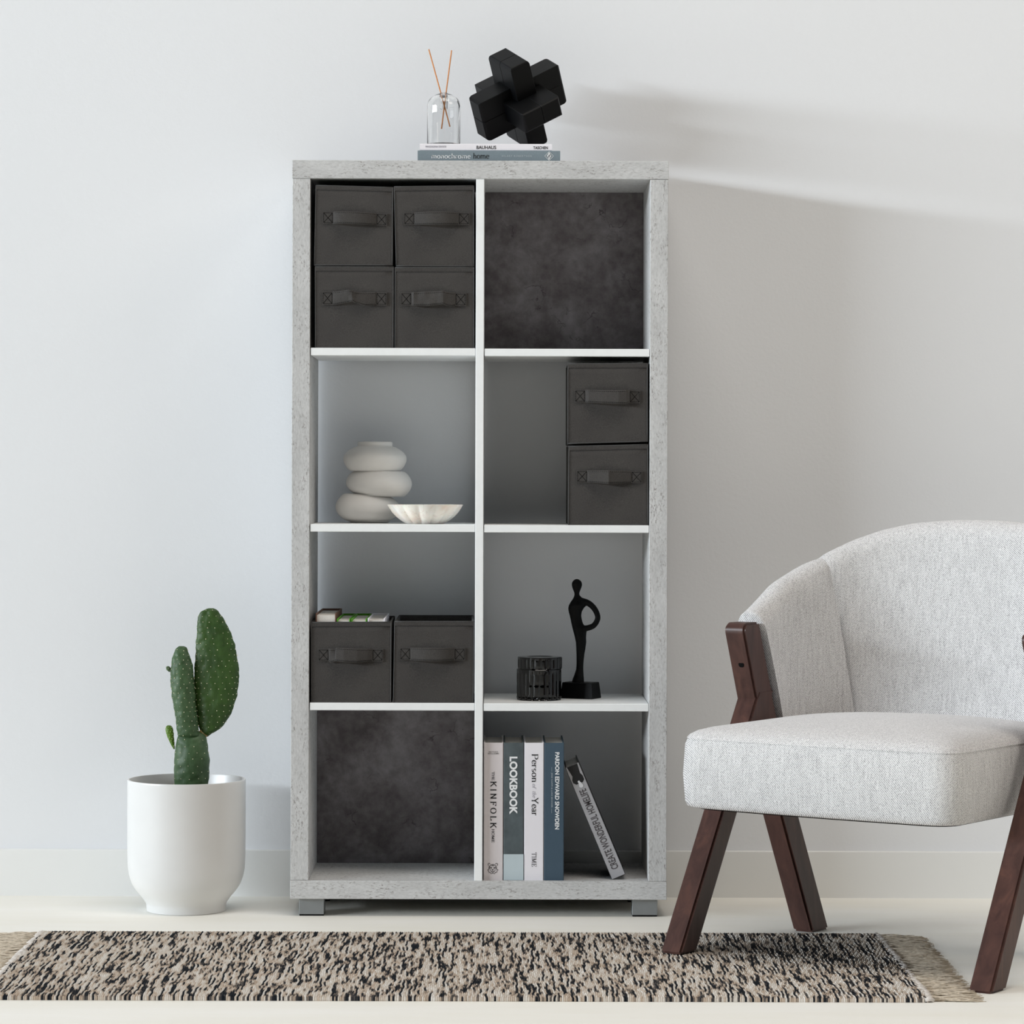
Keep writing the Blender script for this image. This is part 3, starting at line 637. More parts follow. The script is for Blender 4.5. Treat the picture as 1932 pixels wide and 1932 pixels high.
# books standing in the open box
def boxed(px0, px1, ytop_px, label, cover, T_board, Y0=0.0108, Dp=0.22):
    k = (Y0 - CAM_Y) / FPX
    x0, x1 = W(px0, 1165, Y0).x, W(px1, 1165, Y0).x
    zt = W(px0, ytop_px, Y0).z; z0 = SHELF_L[2] + 0.004
    root = thing('book', label, 'book', ((x0 + x1) / 2, Y0, z0), (0, 0, 0), 'books standing in the open fabric box')
    h = (x1 - x0) / 2 - 0.0003; H = zt - z0
    bm = NB()
    for s in (-1, 1):
        box(bm, (min(s * h, s * (h - T_board)), 0, 0), (max(s * h, s * (h - T_board)), Dp, H), 0.0004)
    box(bm, (-h, Dp - 0.003, 0), (h, Dp, H), 0.0004)
    obj('cover', bm, cover, root)
    obj('pages', box(NB(), (-h + T_board, 0.003, 0.003), (h - T_board, Dp - 0.003, H - 0.004)), M['pages'], root)
boxed(595.3, 634.5, 1157, 'thick book with brown cover in the open fabric box', M['b_brown'], 0.0022)
boxed(635.5, 661.5, 1167, 'lime green covered book next to the brown book in the open box', M['b_green'], 0.0024)
boxed(662.5, 692.5, 1167, 'lime green covered book next to the white book in the open box', M['b_green'], 0.0024)
boxed(693.5, 727, 1166.5, 'white covered book at the right of the row in the open box', M['b_white'], 0.0026)

# ------------------------------------------------------------ reed diffuser and black burr knot
ZBK = TOPZ + 0.0202 + 0.0132
dc = W(837, 268, 0.085); dz = ZBK
df = thing('diffuser_bottle', 'clear glass reed diffuser bottle with domed top on the white book', 'bottle', (dc.x, 0.085, dz))
rO = 0.0318
def smooth_prof(pts, n=6): return [(p.x, p.y) for p in catmull([Vector((a, b, 0)) for a, b in pts], n)]
bm = NB()
outer = [(0.0001, 0), (0.028, 0), (0.031, 0.0012), (rO, 0.004), (rO, 0.072)] + smooth_prof([(rO, 0.074), (0.0312, 0.084), (0.026, 0.094), (0.0165, 0.1005), (0.0085, 0.1035)])[1:] + [(0.0072, 0.1045)]
inner = [(0.0062, 0.1035), (0.0062, 0.074), (0.0077, 0.074), (0.0082, 0.1)] + smooth_prof([(0.0082, 0.1), (0.016, 0.0972), (0.024, 0.0915), (0.0286, 0.083), (0.0292, 0.073)])[1:] + [(0.0292, 0.007), (0.027, 0.0045), (0.0001, 0.004)]
lathe(bm, outer + inner, (0, 0, 0), 72, True, True)
obj('bottle_glass', bm, M['glass'], df, 40)
for (a, b_), (c, d), lb in (((809, 93), (849, 238), 'copper reed stick leaning left out of the glass bottle'), ((852, 95), (833, 242), 'copper reed stick leaning right out of the glass bottle')):
    yo = 0.003 if c > 840 else -0.003
    A, B = W(a, b_, 0.085 - yo), W(c, d, 0.085 + yo)
    bm = NB(); tube(bm, [A - B, Vector((0, 0, 0))], 0.0013, 10)
    r_ = obj('reed_stick', bm, M['copper'], None, 40); r_.location = B; tag(r_, lb, 'reed', 'reed sticks in the diffuser')

Rk = Matrix.Rotation(R(3), 3, 'Y') @ Matrix(((0.80713, 0.53421, 0.25131), (0.31532, -0.74996, 0.58149), (0.49911, -0.39009, -0.77377)))   # columns d1 d2 d3 in (x, depth, up)
U = 0.0212; Lk = 0.0925
bars = []
zmin = 0
def knot_bar(ax, wide, sgn, Lh, ch=0.0075):
    """square bar with its outer end edges rounded off; the face against its twin stays flat"""
    thin = 3 - ax - wide; b = bmesh.new(); loops = []
    for a_, ins in ((-Lh, 1.0), (-Lh + 0.16 * ch, 0.62), (-Lh + 0.5 * ch, 0.22), (-Lh + ch, 0.0), (Lh - ch, 0.0), (Lh - 0.5 * ch, 0.22), (Lh - 0.16 * ch, 0.62), (Lh, 1.0)):
        q = ins * ch * 0.62; lp = []
        for w_, t_ in ((0, -1), (1, -1), (1, 1), (0, 1)):
            c = [0, 0, 0]; c[ax] = a_; c[wide] = sgn * (w_ * (2 * U - q) + (0.0002 if w_ == 0 else 0)); c[thin] = t_ * (U - q)
            lp.append(Vector(c))
        loops.append(lp)
    rings(b, loops); bmesh.ops.recalc_face_normals(b, faces=b.faces)
    bmesh.ops.bevel(b, geom=[e for e in b.edges if e.calc_face_angle(0) > R(75)], offset=0.0007, segments=1, affect='EDGES')
    return b
for ax, wide in ((2, 1), (1, 0), (0, 2)):
    for sg in (-1, 1):
        b = knot_bar(ax, wide, sg, Lk)
        bmesh.ops.transform(b, matrix=Rk.to_4x4(), verts=b.verts)
        zmin = min(zmin, min(v.co.z for v in b.verts)); bars.append(b)
kc = W(977.5, 195, 0.118)
kn = thing('burr_knot_sculpture', 'matt black interlocking block knot sculpture on the white book', 'sculpture', (kc.x, 0.118, ZBK))
for b in bars:
    bmesh.ops.translate(b, verts=b.verts, vec=(0, 0, -zmin)); obj('bar', b, M['black'], kn, 18)

# ------------------------------------------------------------ vase and bowl
sz = SHELF_L[1]
Yv = 0.185; kv = (Yv - CAM_Y) / FPX
vc = W(700, 988, Yv)
vs_ = thing('stacked_vase', 'matt white bubble vase of three stacked rounded tiers behind the alabaster bowl', 'vase', (vc.x, Yv, sz))
def vx(cx): return (560 + cx * 0.1967 - 700) * kv
def vz(cy): return (988 - (640 + cy * 0.1967)) * kv
rows = []   # (left, right, z_left, z_right)
def tier(l, r, y0, y1, tl0=0, tl1=0, n=22, end0=0.72, end1=0.72):
    """rounded tier between heights y0 (bottom) and y1 (top); tilt tl at each end in crop px"""
    c, h = (l + r) / 2, (r - l) / 2
    for i in range(n + 1):
        a = -math.pi / 2 + math.pi * i / n
        e = end0 if a < 0 else end1
        f_ = -1 + 2 * i / n; f_ = math.copysign(abs(f_) ** 0.8, f_)
        rad = h * (e + (1 - e) * (0.5 + 0.5 * math.cos(math.pi * f_)) ** 0.36)
        y = (y0 + y1) / 2 + (y1 - y0) / 2 * f_; tl = tl0 + (tl1 - tl0) * i / n
        rows.append((c - rad, c + rad, y + tl, y - tl))
rows += [(520, 870, 1768, 1768), (512, 880, 1762, 1762), (500, 890, 1752, 1752)]
tier(370, 990, 1745, 1505, 0, -18, 22, 0.66, 0.72)
tier(470, 1103, 1500, 1275, -16, 0, 22, 0.75, 0.76)
tier(443, 1052, 1268, 1035, 0, 0, 22, 0.78, 0.56)
rows += [(584, 912, 1026, 1026), (582, 915, 1018, 1018), (582, 916, 1000, 1000), (586, 912, 992, 992), (600, 898, 990, 990), (612, 886, 996, 996), (612, 886, 1100, 1100)]
bm = NB(); loops = []
for l, r, zl, zr in rows:
    c, h = vx((l + r) / 2), (vx(r) - vx(l)) / 2
    loops.append([Vector((c + h * math.cos(2 * math.pi * i / 64), h * math.sin(2 * math.pi * i / 64), (vz(zl) + vz(zr)) / 2 + (vz(zr) - vz(zl)) / 2 * math.cos(2 * math.pi * i / 64))) for i in range(64)])
zm = min(p.z for p in loops[0])
for lp in loops:
    for p in lp: p.z -= zm
rings(bm, loops); obj('vase_body', bm, M['vase'], vs_, 60)
Ybw = 0.079; kb = (Ybw - CAM_Y) / FPX; wc = W(802, 988, Ybw)
bw = thing('scalloped_bowl', 'small veined cream alabaster bowl with scalloped sides beside the white vase', 'bowl', (wc.x, Ybw, sz))
bm = NB(); seg = 144; loops = []
ro, hgt = 71.8 * kb, 36.5 * kb
def brow(rad, z, fl): return [Vector(((rad * (1 - fl * (1 - abs(math.cos(6.5 * t + 0.3)) ** 0.7) ) ) * math.cos(t), (rad * (1 - fl * (1 - abs(math.cos(6.5 * t + 0.3)) ** 0.7))) * math.sin(t), z)) for t in (2 * math.pi * i / seg for i in range(seg))]
for rr, zz, fl in ((0.30, 0, 0), (0.47, 0.0, 0.05), (0.52, 0.03, 0.10), (0.64, 0.17, 0.13), (0.77, 0.37, 0.12), (0.88, 0.6, 0.10), (0.95, 0.82, 0.06), (0.988, 0.95, 0.03), (1.0, 0.99, 0.012), (0.985, 1.0, 0.01), (0.95, 0.97, 0.01), (0.85, 0.7, 0.01), (0.7, 0.4, 0), (0.45, 0.14, 0), (0.2, 0.1, 0)):
    loops.append(brow(rr * ro, zz * hgt, fl))
rings(bm, loops); obj('bowl_body', bm, M['alab'], bw, 50)

# ------------------------------------------------------------ statue and jar
sr = SHELF_R[2]
Ys = 0.15; ks = (Ys - CAM_Y) / FPX
sc_ = W(1095.5, 1316, Ys)
stt = thing('figure_statue', 'slim black abstract standing figure with hand on hip on a block base', 'statue', (sc_.x, Ys, sr))
def sx_(cx): return (890 + cx * 0.1967 - 1095.5) * ks
def sz_(cy): return (1317.5 - (980 + cy * 0.1967)) * ks
bm = NB(); rot = Matrix.Rotation(R(-24), 4, 'Z')
zb0, zb1 = 0.0, sz_(1562)
rings(bm, [[rot @ Vector((sx * a, sy * b_, z)) for sx, sy in ((-1, -1), (1, -1), (1, 1), (-1, 1))] for a, b_, z in ((0.0330, 0.0225, 0), (0.0335, 0.0228, 0.0015), (0.0305, 0.0195, zb1 - 0.001), (0.0295, 0.0185, zb1))])
obj('base', bm, M['black'], stt)
prof = [(1560, 955, 1078), (1530, 968, 1077), (1500, 980, 1073), (1440, 1000, 1070), (1380, 1003, 1072), (1300, 1002, 1080), (1240, 1000, 1090), (1180, 997, 1098), (1130, 986, 1096), (1080, 973, 1100), (1040, 962, 1092), (1000, 953, 1066), (965, 946, 1056), (925, 937, 1049), (885, 926, 1055), (855, 922, 1072), (825, 928, 1100), (790, 948, 1098), (765, 966, 1075), (745, 976, 1048), (725, 981, 1031), (705, 980, 1031), (685, 972, 1038), (660, 962, 1048), (635, 956, 1056), (610, 957, 1055), (590, 968, 1044), (577, 985, 1025), (573, 998, 1012)]
bm = NB(); loops = []
for cy, l, r in prof:
    c, h = sx_((l + r) / 2), (sx_(r) - sx_(l)) / 2
    d = h * (0.62 if 740 < cy < 1100 else 0.8) if cy < 1500 else 0.0105
    loops.append([Vector((c + h * math.cos(2 * math.pi * i / 24), d * math.sin(2 * math.pi * i / 24), sz_(cy) - (0.002 if cy == 1560 else 0))) for i in range(24)])
rings(bm, loops)
arm = catmull([(sx_(a), 0.0 + c, sz_(b_)) for a, b_, c in ((1055, 785, 0), (1118, 806, -0.001), (1172, 855, -0.002), (1203, 918, -0.003), (1202, 965, -0.004), (1168, 1018, -0.004), (1112, 1042, -0.003), (1060, 1048, -0.001))], 6)
tube(bm, arm, [interp(i / (len(arm) - 1), (0, 0.2, 0.45, 0.7, 1), (0.0066, 0.0060, 0.0054, 0.0055, 0.0062)) for i in range(len(arm))], 12)
fg = obj('figure', bm, M['statue'], stt, True)
rm = fg.modifiers.new('skin', 'REMESH'); rm.mode = 'VOXEL'; rm.voxel_size = 0.0011; rm.use_smooth_shade = True
smo = fg.modifiers.new('soft', 'SMOOTH'); smo.factor = 0.6; smo.iterations = 6

Yj = 0.106; kj = (Yj - CAM_Y) / FPX; jc = W(1017.5, 1320, Yj)
jr = thing('lidded_jar', 'small smoked black cut-glass jar with lid in front of the statue base', 'jar', (jc.x - 0.0006, Yj, sr))
RJ, HJ, HB = 42.3 * kj, 81.5 * kj, 58.5 * kj
def tri(x): return abs((x % 1.0) - 0.5) * 2          # 1 at integers, 0 half way
def cut_wall(rad, zones, n, seg):
    """cut-glass wall: zones of (z0, z1, kind); flutes or diamond facets cut into the surface"""
    loops = []
    for z0, z1, kind in zones:
        m = 2 if kind == 'plain' else 8
        for q in range(m + (0 if (z0, z1, kind) != zones[-1] else 1)):
            f = q / m; z = z0 + (z1 - z0) * f; lp = []
            for i in range(seg):
                t = i / seg * n
                if kind == 'flute': d = 0.0017 * max(0.0, tri(t) - 0.3) + 0.0012 * max(0.0, abs(f - 0.5) * 2 - 0.7) * (1 - tri(t))
                elif kind == 'diamond': d = 0.0024 * abs(tri(t) - (1 - abs(2 * f - 1)))
                else: d = 0.0
                a = 2 * math.pi * i / seg; lp.append(Vector(((rad - d) * math.cos(a), (rad - d) * math.sin(a), z)))
            loops.append(lp)
    return loops
def ring_at(r_, z, seg): return [Vector((r_ * math.cos(2 * math.pi * i / seg), r_ * math.sin(2 * math.pi * i / seg), z)) for i in range(seg)]
SG = 160
bm = NB()
rings(bm, [ring_at(RJ * 0.9, 0, SG), ring_at(RJ * 0.98, 0.001, SG)] + cut_wall(RJ, [(0.003, HB * 0.13, 'diamond'), (HB * 0.13, HB * 0.52, 'flute'), (HB * 0.52, HB * 0.92, 'flute'), (HB * 0.94, HB - 0.001, 'plain')], 20, SG) + [ring_at(RJ * 0.985, HB, SG), ring_at(RJ * 0.89, HB, SG), ring_at(RJ * 0.89, HB * 0.1, SG)])
obj('jar_body', bm, M['jar'], jr, 12)
bm = NB(); lathe(bm, [(RJ * 0.885, HB * 0.105), (RJ * 0.885, HB * 0.97)], (0, 0, 0), 48); obj('candle_wax', bm, M['wax'], jr, 40)
bm = NB()
rings(bm, [ring_at(RJ * 0.86, 59.0 * kj, SG), ring_at(RJ * 0.985, 59.0 * kj, SG)] + cut_wall(RJ * 0.995, [(60.5 * kj, 79 * kj, 'flute'), (79 * kj, 80 * kj, 'plain')], 20, SG) + [ring_at(RJ * 0.97, 81.2 * kj, SG), ring_at(RJ * 0.6, 81.5 * kj, SG), ring_at(RJ * 0.55, 80.6 * kj, SG), ring_at(RJ * 0.2, 80.6 * kj, SG)])
ld = obj('lid', bm, M['jar'], jr, 12); ld.location.x = 0.0016

# ------------------------------------------------------------ cactus in white pot
Yp = 0.085; kp = (Yp - CAM_Y) / FPX; pc = W(351.5, 1727, Yp)
pt = thing('plant_pot', 'round white glazed ceramic plant pot on the floor left of the bookcase', 'plant pot', (pc.x, Yp, 0))
bm = NB(); HP = 0.2515
def pr(w): return w / 2 * 0.1708 * kp
pp = [(0.02, 0.0045), (pr(800), 0.0045), (pr(850), 0.0), (pr(870), 0.0008), (pr(874), 0.006), (pr(880), 0.0125), (pr(892), 0.0165)] + [(p.x, p.y) for p in catmull([Vector((pr(908), 0.0182, 0)), Vector((pr(980), 0.027, 0)), Vector((pr(1100), 0.0395, 0)), Vector((pr(1200), 0.0535, 0)), Vector((pr(1268), 0.073, 0)), Vector((pr(1294), 0.097, 0)), Vector((pr(1300), 0.14, 0)), Vector((pr(1302), HP - 0.004, 0))], 6)] + [(pr(1302), HP - 0.0015), (pr(1296), HP), (pr(1262), HP), (pr(1252), HP - 0.002), (pr(1240), 0.2), (pr(1200), 0.15), (0.02, 0.14)]
lathe(bm, pp, (0, 0, 0), 96); obj('pot_body', bm, M['pot'], pt, 40)
bm = NB(); rs = lathe(bm, [(pr(1238), 0.2265), (pr(900), 0.2285), (pr(500), 0.2275), (0.004, 0.228)], (0, 0, 0), 48, False, True)
obj('soil', bm, M['soil'], pt, True)

ca = thing('prickly_pear_cactus', 'green prickly pear cactus with tall paddle growing in the white pot', 'cactus', (pc.x, Yp, 0.2275))
O_CA = Vector((pc.x, Yp, 0.2275))
def cw(cx, cy, Y): return W(220 + cx * 0.1966, 1120 + cy * 0.1966, Y)
def pad(name, rows, Y, thick, mat, lean=0.0, spacing=0.0155, parent=ca, spine=0.0008, bumps=0.0016):
    """rows: (cy, left cx, right cx) bottom to top; a flattened lobe of half thickness `thick` (m) mid-pad"""
    P = [Vector((l, r, cy)) for cy, l, r in rows]; P = catmull(P, 9)
    loops = []; N = 56; info = []
    n = len(P)
    for i, p in enumerate(P):
        f = i / (n - 1); A, B = cw(p.x, p.z, Y), cw(p.y, p.z, Y)
        c, h = (A + B) / 2, (B - A).length / 2
        th = min(thick, h * 0.85) * (0.55 + 0.45 * math.sin(math.pi * min(1, f * 1.05 + 0.12)))
        lp = []
        for k in range(N):
            a = 2 * math.pi * k / N
            q = c + Vector((h * math.cos(a), th * math.sin(a), 0))
            q += Vector((math.cos(a), math.sin(a), 0)) * bumps * (1 - 1.6 * mnoise.voronoi(Vector((q.x, q.y * 0.3, q.z)) / (spacing * 0.85))[0][0])
            lp.append(q)
        loops.append(lp); info.append((c, h, th))
    bm = NB(); rings(bm, loops)
    o = obj(name, bm, mat, parent, True, origin=O_CA)
    # areoles on a diagonal lattice over both faces and the rim
    bm = NB(); z0, z1 = info[0][0].z, info[-1][0].z; j = 0
    z = z0 + spacing * 0.5
    zs_ = [q[0].z for q in info]
    while z < z1 - 0.001:
        c = Vector((interp(z, zs_, [q[0].x for q in info]), Y, z)); h = interp(z, zs_, [q[1] for q in info]); th = interp(z, zs_, [q[2] for q in info])
        m = max(2, int(round(math.pi * h / spacing)))
        for s in (-1, 1):
            for k in range(m):
                a = math.pi * (k + (0.5 if j % 2 else 0.0) + 0.15 + random.uniform(-0.1, 0.1)) / m
                q = c + Vector((h * math.cos(a), s * th * math.sin(a), random.uniform(-0.0012, 0.0012)))
                d = Vector((math.cos(a) / max(h, .001), s * math.sin(a) / max(th, .001), 0)).normalized()
                g = bmesh.ops.create_icosphere(bm, subdivisions=1, radius=spine * random.uniform(0.75, 1.25))['verts']
                bmesh.ops.translate(bm, verts=g, vec=q + d * 0.0004)
        z += spacing * 0.72; j += 1
    s_ = obj('areole_spines', bm, M['areole'], o, True, origin=O_CA); s_['kind'] = 'stuff'
    return o
pad('stem_segment', [(1930, 562, 872), (1815, 553, 880), (1700, 552, 888), (1600, 555, 890), (1500, 562, 880), (1420, 575, 866), (1375, 585, 858), (1345, 600, 840), (1325, 640, 800)], Yp, 0.03, M['cactus_stem'], spacing=0.017)
pad('middle_pad', [(1385, 640, 760), (1360, 592, 792), (1310, 582, 790), (1200, 568, 775), (1100, 552, 762), (980, 532, 752), (860, 520, 745), (760, 518, 738), (660, 528, 722), (590, 545, 700), (540, 562, 682), (515, 585, 664), (504, 606, 645)], Yp - 0.006, 0.02, M['cactus_stem'], spacing=0.0125)
pad('tall_pad', [(1372, 846, 872), (1350, 815, 900), (1300, 792, 985), (1230, 775, 1050), (1130, 764, 1105), (1000, 757, 1148), (860, 748, 1168), (740, 750, 1172), (620, 757, 1160), (500, 764, 1134), (400, 769, 1106), (300, 775, 1060), (220, 784, 1012), (175, 812, 980), (150, 856, 952), (140, 885, 930)], Yp + 0.004, 0.012, M['cactus'], spacing=0.0148, spine=0.0008, bumps=0.0022)
pad('young_pad', [(1492, 546, 560), (1450, 522, 556), (1400, 498, 552), (1340, 476, 547), (1300, 470, 540), (1275, 476, 530), (1264, 492, 514)], Yp, 0.005, M['cactus_young'], spacing=0.006, spine=0.0006, bumps=0.0006)
pad('bud', [(750, 500, 524), (735, 484, 522), (715, 474, 518), (702, 478, 510), (696, 488, 500)], Yp - 0.002, 0.004, M['cactus_stem'], spacing=0.004, spine=0.0005, bumps=0.0006)
bm = NB(); tube(bm, [cw(800, 1312, Yp), cw(835, 1345, Yp), cw(865, 1372, Yp)], [0.003, 0.0042, 0.003], 10); obj('joint_scar', bm, M['scar'], ca, True, origin=O_CA)

# ------------------------------------------------------------ rug
RX0, RX1, RY0, RY1, PITCH, RZ = -0.815, 0.688, -0.925, -0.232, 0.0033, 0.0078
rug = thing('woven_rug', 'flat woven black and cream striped rug with fringed ends on the floor', 'rug', ((RX0 + RX1) / 2, (RY0 + RY1) / 2, 0))
O_R = Vector(((RX0 + RX1) / 2, (RY0 + RY1) / 2, 0))
nr = int((RX1 - RX0) / PITCH); nx = nr * 4; ny = 70
X = np.linspace(RX0, RX1, nx + 1); Yv_ = np.linspace(RY0, RY1, ny + 1)
gx, gy = np.meshgrid(X, Yv_, indexing='ij')
rng = np.random.default_rng(3)
wob = sum(a * np.sin(gy * f + gx * g + p) for a, f, g, p in ((0.0011, 23, 40, 0.3), (0.0009, 61, -90, 1.7), (0.0006, 140, 150, 0.9), (0.0012, 9, 15, 2.2)))
ribz = np.abs(np.sin(math.pi * (gx - RX0) / PITCH)) ** 0.7
gz = RZ - 0.0022 + 0.0022 * ribz + 0.0005 * np.sin(gy * 420 + gx * 900)
edge = np.minimum((gy - RY0), (RY1 - gy)); gz = gz * np.clip(0.86 + edge / 0.012, 0, 1)
ysc = gy + np.where(gy < RY0 + 0.02, 1, 0) * (-0.0012 * ribz) + np.where(gy > RY1 - 0.02, 1, 0) * (0.0016 * ribz)
V = np.stack([gx + wob - O_R.x, ysc - O_R.y, gz], -1).reshape(-1, 3)
# skirt down to the floor
idx = np.arange((nx + 1) * (ny + 1)).reshape(nx + 1, ny + 1)
F = np.stack([idx[:-1, :-1], idx[1:, :-1], idx[1:, 1:], idx[:-1, 1:]], -1).reshape(-1, 4)
ring_i = np.concatenate([idx[:, 0], idx[-1, 1:], idx[-2::-1, -1], idx[0, -2:0:-1]])
low = V[ring_i].copy(); low[:, 2] = 0.0002
b0 = len(V); V = np.concatenate([V, low]); m_ = len(ring_i); ar = np.arange(m_)
F = np.concatenate([F, np.stack([ring_i, b0 + ar, b0 + (ar + 1) % m_, np.roll(ring_i, -1)], -1)])
me = bpy.data.meshes.new('rug_weave'); me.from_pydata(V.tolist(), [], F.tolist())
uvl = me.uv_layers.new(name='UVMap'); allu = np.concatenate([np.stack([(gx - RX0) / PITCH, gy], -1).reshape(-1, 2), np.stack([(gx - RX0) / PITCH, gy], -1).reshape(-1, 2)[ring_i]])
li = np.empty(len(me.loops), dtype=np.int32); me.loops.foreach_get('vertex_index', li)
# use each face's own rib so colours never straddle a groove
fc = np.repeat(np.arange(len(F)), 4); uc = allu[F].mean(1)[:, 0]
uvd = allu[li].copy(); uvd[:, 0] = np.floor(uc[fc]) + 0.5
uvl.data.foreach_set('uv', uvd.ravel().astype(np.float32))
finish(me, M['rug'], True)
ro_ = link(bpy.data.objects.new('weave', me)); ro_.parent = rug
for side, xe in ((-1, RX0), (1, RX1)):
    bm = NB()
    nb = 95
    for k in range(nb):   # knotted binding
        y = RY0 + 0.002 + (RY1 - RY0 - 0.004) * k / (nb - 1); rr = random.uniform(0.0026, 0.0046)
        xx = xe + side * (0.003 + random.uniform(-0.0015, 0.004))
        tube(bm, [Vector((xx - side * 0.009, y + random.uniform(-.002, .002), 0.004)), Vector((xx, y, 0.0055)), Vector((xx + side * 0.006, y + random.uniform(-.003, .003), 0.003))], [rr * 0.7, rr, rr * 0.6], 6)
    o = obj('end_binding', bm, M['fringe_w'], rug, True, origin=O_R); o['kind'] = 'stuff'
    bm = NB()
    for k in range(620):
        y = RY0 + 0.003 + (RY1 - RY0 - 0.006) * random.random(); ln = random.uniform(0.055, 0.088); cl = mnoise.noise(Vector((y * 18, side, 0))) * 0.012
        x = xe + side * 0.005; pts = []
        a = random.uniform(-0.006, 0.006); zz = random.uniform(0.0012, 0.0055); ph = random.uniform(0, 6); wv = random.uniform(0.0005, 0.0022)
        for q in range(7):
            t = q / 6
            pts.append((x + side * ln * t, y + (a + cl) * t + wv * math.sin(ph + 9 * t), max(0.001, zz * (1 - 0.5 * t) + 0.0016 * math.sin(ph * 2 + 7 * t))))
        tube(bm, pts, [0.0009] * 5 + [0.0008, 0.0004], 4)
    o = obj('fringe', bm, M['fringe'], rug, True, origin=O_R); o['kind'] = 'stuff'

# ------------------------------------------------------------ armchair
AC = Vector((0.316, -0.474, 0)); ang = R(-35.2)
ch = thing('armchair', 'light grey fabric tub armchair with dark wooden legs standing partly on the rug', 'armchair', AC, (0, 0, ang))
def leg_section(s, w, ds, dw): return [Vector((w + a * dw, s + b_ * ds, 0)) for a, b_ in ((-1, -1), (1, -1), (1, 1), (-1, 1))]
def post(name, path, mat, ds=0.0275, dw=0.021, bev=0.004, top_round=0.0):
    """path: list of (w, s, z); square section extruded along it"""
    bm = NB(); loops = []
    for w, s, z in path: loops.append([p + Vector((0, 0, z)) for p in leg_section(s, w, ds, dw)])
    rings(bm, loops)
    bmesh.ops.recalc_face_normals(bm, faces=bm.faces)
    if top_round:
        zt = max(v.co.z for v in bm.verts)
        tops = [v for v in bm.verts if abs(v.co.z - zt) < 1e-6]; smin = min(v.co.y for v in tops)
        ed = [e for e in bm.edges if all(v in tops for v in e.verts) and all(abs(v.co.y - smin) < 1e-5 for v in e.verts)]
        bmesh.ops.bevel(bm, geom=ed, offset=top_round, segments=6, affect='EDGES', profile=0.5)
    bmesh.ops.bevel(bm, geom=[e for e in bm.edges if e.calc_face_angle(0) > R(40)], offset=bev, segments=2, affect='EDGES')
    return obj(name, bm, mat, ch, 35)
CW = 0.59
for w0, sgn, zf in ((0.0, 1, RZ + 0.0008), (CW, -1, 0.0)):
    sf = lambda z: 0.605 * z
    post('front_leg', [(w0, sf(zf) , zf), (w0, sf(0.45), 0.45)], M['wood'])
    sr_ = lambda z: 0.42 - z * (0.20 / 0.566)
    pst = post('rear_leg', [(w0 + sgn * 0.03, 0.42, 0.0), (w0, sr_(0.30), 0.30), (w0 - sgn * 0.002 if sgn > 0 else w0 - 0.014, sr_(0.572), 0.572)], M['wood'], ds=0.03, top_round=0.022)
    bm = NB(); zc = 0.497; tube(bm, [(w0 + sgn * 0.001, sr_(zc) - 0.0308, zc), (w0 + sgn * 0.001, sr_(zc) - 0.025, zc)], 0.0055, 14); obj('screw_hole', bm, M['rubber'], pst, 40)
# seat cushion
def seat_outline(ins, n=14):
    w0, w1, s0, s1 = 0.014 + ins, 0.545 - ins, -0.030 + ins, 0.495 - ins
    rc = max(0.016, 0.046 - ins * 0.3); pts = []
    pts += [(w0 + rc - rc * math.cos(a), s0 + rc - rc * math.sin(a)) for a in (math.pi / 2 * i / 6 for i in range(7))]
    m = 10
    pts += [(w0 + rc + (w1 - w0 - 2 * rc) * i / m, s0 - 0.006 * math.sin(math.pi * i / m)) for i in range(1, m)]
    pts += [(w1 - rc + rc * math.sin(a), s0 + rc - rc * math.cos(a)) for a in (math.pi / 2 * i / 6 for i in range(7))]
    mid = (w0 + w1) / 2; hw = (w1 - w0) / 2; sb = 0.24
    for i in range(25):
        a = math.pi * i / 24; c, s = math.cos(a), math.sin(a)
        pts.append((mid + hw * math.copysign(abs(c) ** 0.7, c), sb + (s1 - sb) * abs(s) ** 0.7))
    return pts
bm = NB(); loops = []
def crown(w, s): 
    a = (w - 0.296) / 0.27; b_ = (s - 0.23) / 0.28
    return max(0, (1 - a * a)) * max(0, (1 - b_ * b_))
for ins, z, cr in ((0.012, 0.263, 0), (0.003, 0.266, 0), (0.0, 0.274, 0), (-0.003, 0.32, 0), (0.0, 0.372, 0), (0.0028, 0.3795, 0), (0.0032, 0.381, 0), (0.0022, 0.3825, 0), (0.006, 0.388, 0.3), (0.016, 0.394, 0.6), (0.035, 0.3985, 0.9), (0.07, 0.401, 1), (0.12, 0.402, 1), (0.18, 0.4025, 1), (0.23, 0.4025, 1)):
    loops.append([Vector((w, s, z + 0.014 * cr * crown(w, s))) for w, s in seat_outline(ins)])
rings(bm, loops); obj('seat_cushion', bm, M['fabric'], ch, 60)
bm = NB(); rings(bm, [[Vector((w, s, z)) for w, s in seat_outline(0.02)] for z in (0.2605, 0.2645)]); obj('dust_cover', bm, M['under'], ch)
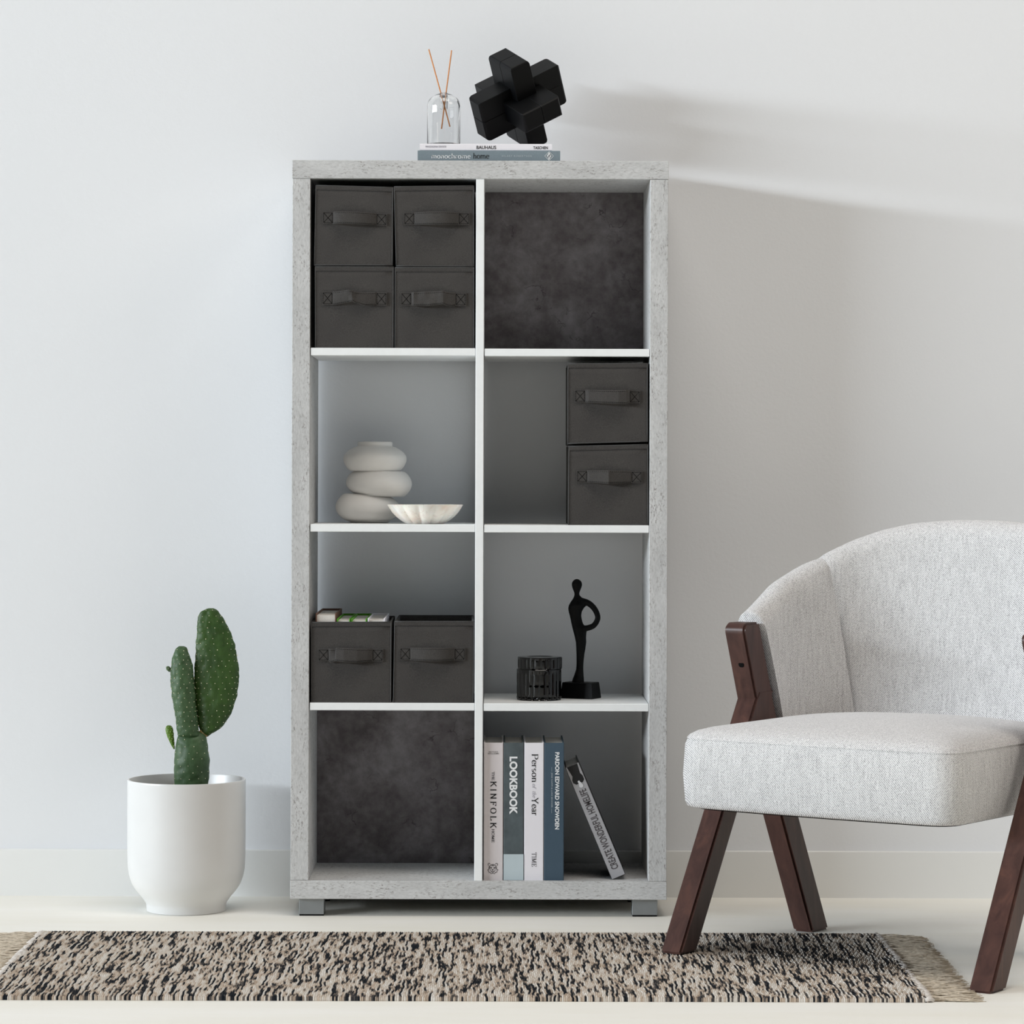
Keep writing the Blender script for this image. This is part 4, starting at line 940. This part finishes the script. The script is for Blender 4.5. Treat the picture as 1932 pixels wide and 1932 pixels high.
# wrap-round back: plan U, three upholstered panels
TT = (0, 12, 24, 36, 48, 60, 72, 84, 90); ZZ = (0.590, 0.640, 0.668, 0.692, 0.716, 0.735, 0.748, 0.754, 0.755)
def back_pt(th, h):
    q = 1 - h
    f0, rear, hw = 0.250 + 0.088 * q, 0.56 - 0.05 * q, 0.302 - 0.004 * q
    a = R(th); c, s = math.cos(a), math.sin(a); n = 2 / 2.6
    return Vector((0.295 - hw * math.copysign(abs(c) ** n, c), f0 + (rear - f0) * abs(s) ** n, 0))
def back_top(th): return interp(min(th, 180 - th), TT, ZZ)
def back_panel(t0, t1, name):
    """t0, t1: functions of height h (0 bottom, 1 top) giving the panel's two edges in degrees round the U"""
    bm = NB(); loops = []; n = max(8, int((t1(1) - t0(1)) / 2.2)); zb = 0.335
    for i in range(n + 1):
        TH_ = lambda h: min(max(t0(h) + (t1(h) - t0(h)) * ((i / n) ** 1.7 if t0(1) == 0 else 1 - (1 - i / n) ** 1.7 if t1(1) == 180 else i / n), 0.2), 179.8)
        edge = min(i, n - i); sm_ = 1 < TH_(1) < 179; tk = 0.029 * (1.0 if not sm_ and edge == 0 else 0.86 if edge == 0 else 0.96 if edge == 1 and 8 < TH_(1) < 172 else 1.0)
        zt = back_top(TH_(1)) - (0.0035 if edge == 0 else 0.001 if edge == 1 else 0)
        lp = []
        def at(h, off, z):
            th = TH_(h)
            p = back_pt(th, h); d = back_pt(min(th + 0.5, 179.5), h) - back_pt(max(th - 0.5, 0.5), h)
            nrm = Vector((-d.y, d.x, 0)).normalized()     # outward
            return p + nrm * off + Vector((0, 0, z))
        hgt = zt - zb; k_in = 9
        for j in range(k_in + 1):
            h = j / k_in * (1 - tk / hgt); lp.append(at(h, -tk * (1 + 0.10 * math.sin(math.pi * h)), zb + h * hgt))
        for j in range(1, 8):
            a = math.pi * j / 8; lp.append(at(1 - (tk / hgt) * (1 - math.sin(a)), -tk * math.cos(a), zt - tk + tk * math.sin(a)))
        for j in range(k_in, -1, -1):
            h = j / k_in * (1 - tk / hgt); lp.append(at(h, tk, zb + h * hgt))
        loops.append(lp)
    rings(bm, loops)
    return obj(name, bm, M['fabric'], ch, 70)
seam = lambda h: 33.5 + 21 * (1 - h)
back_panel(lambda h: 0, seam, 'back_wing'); back_panel(seam, lambda h: 180 - seam(h), 'back_center'); back_panel(lambda h: 180 - seam(h), lambda h: 180, 'back_wing')
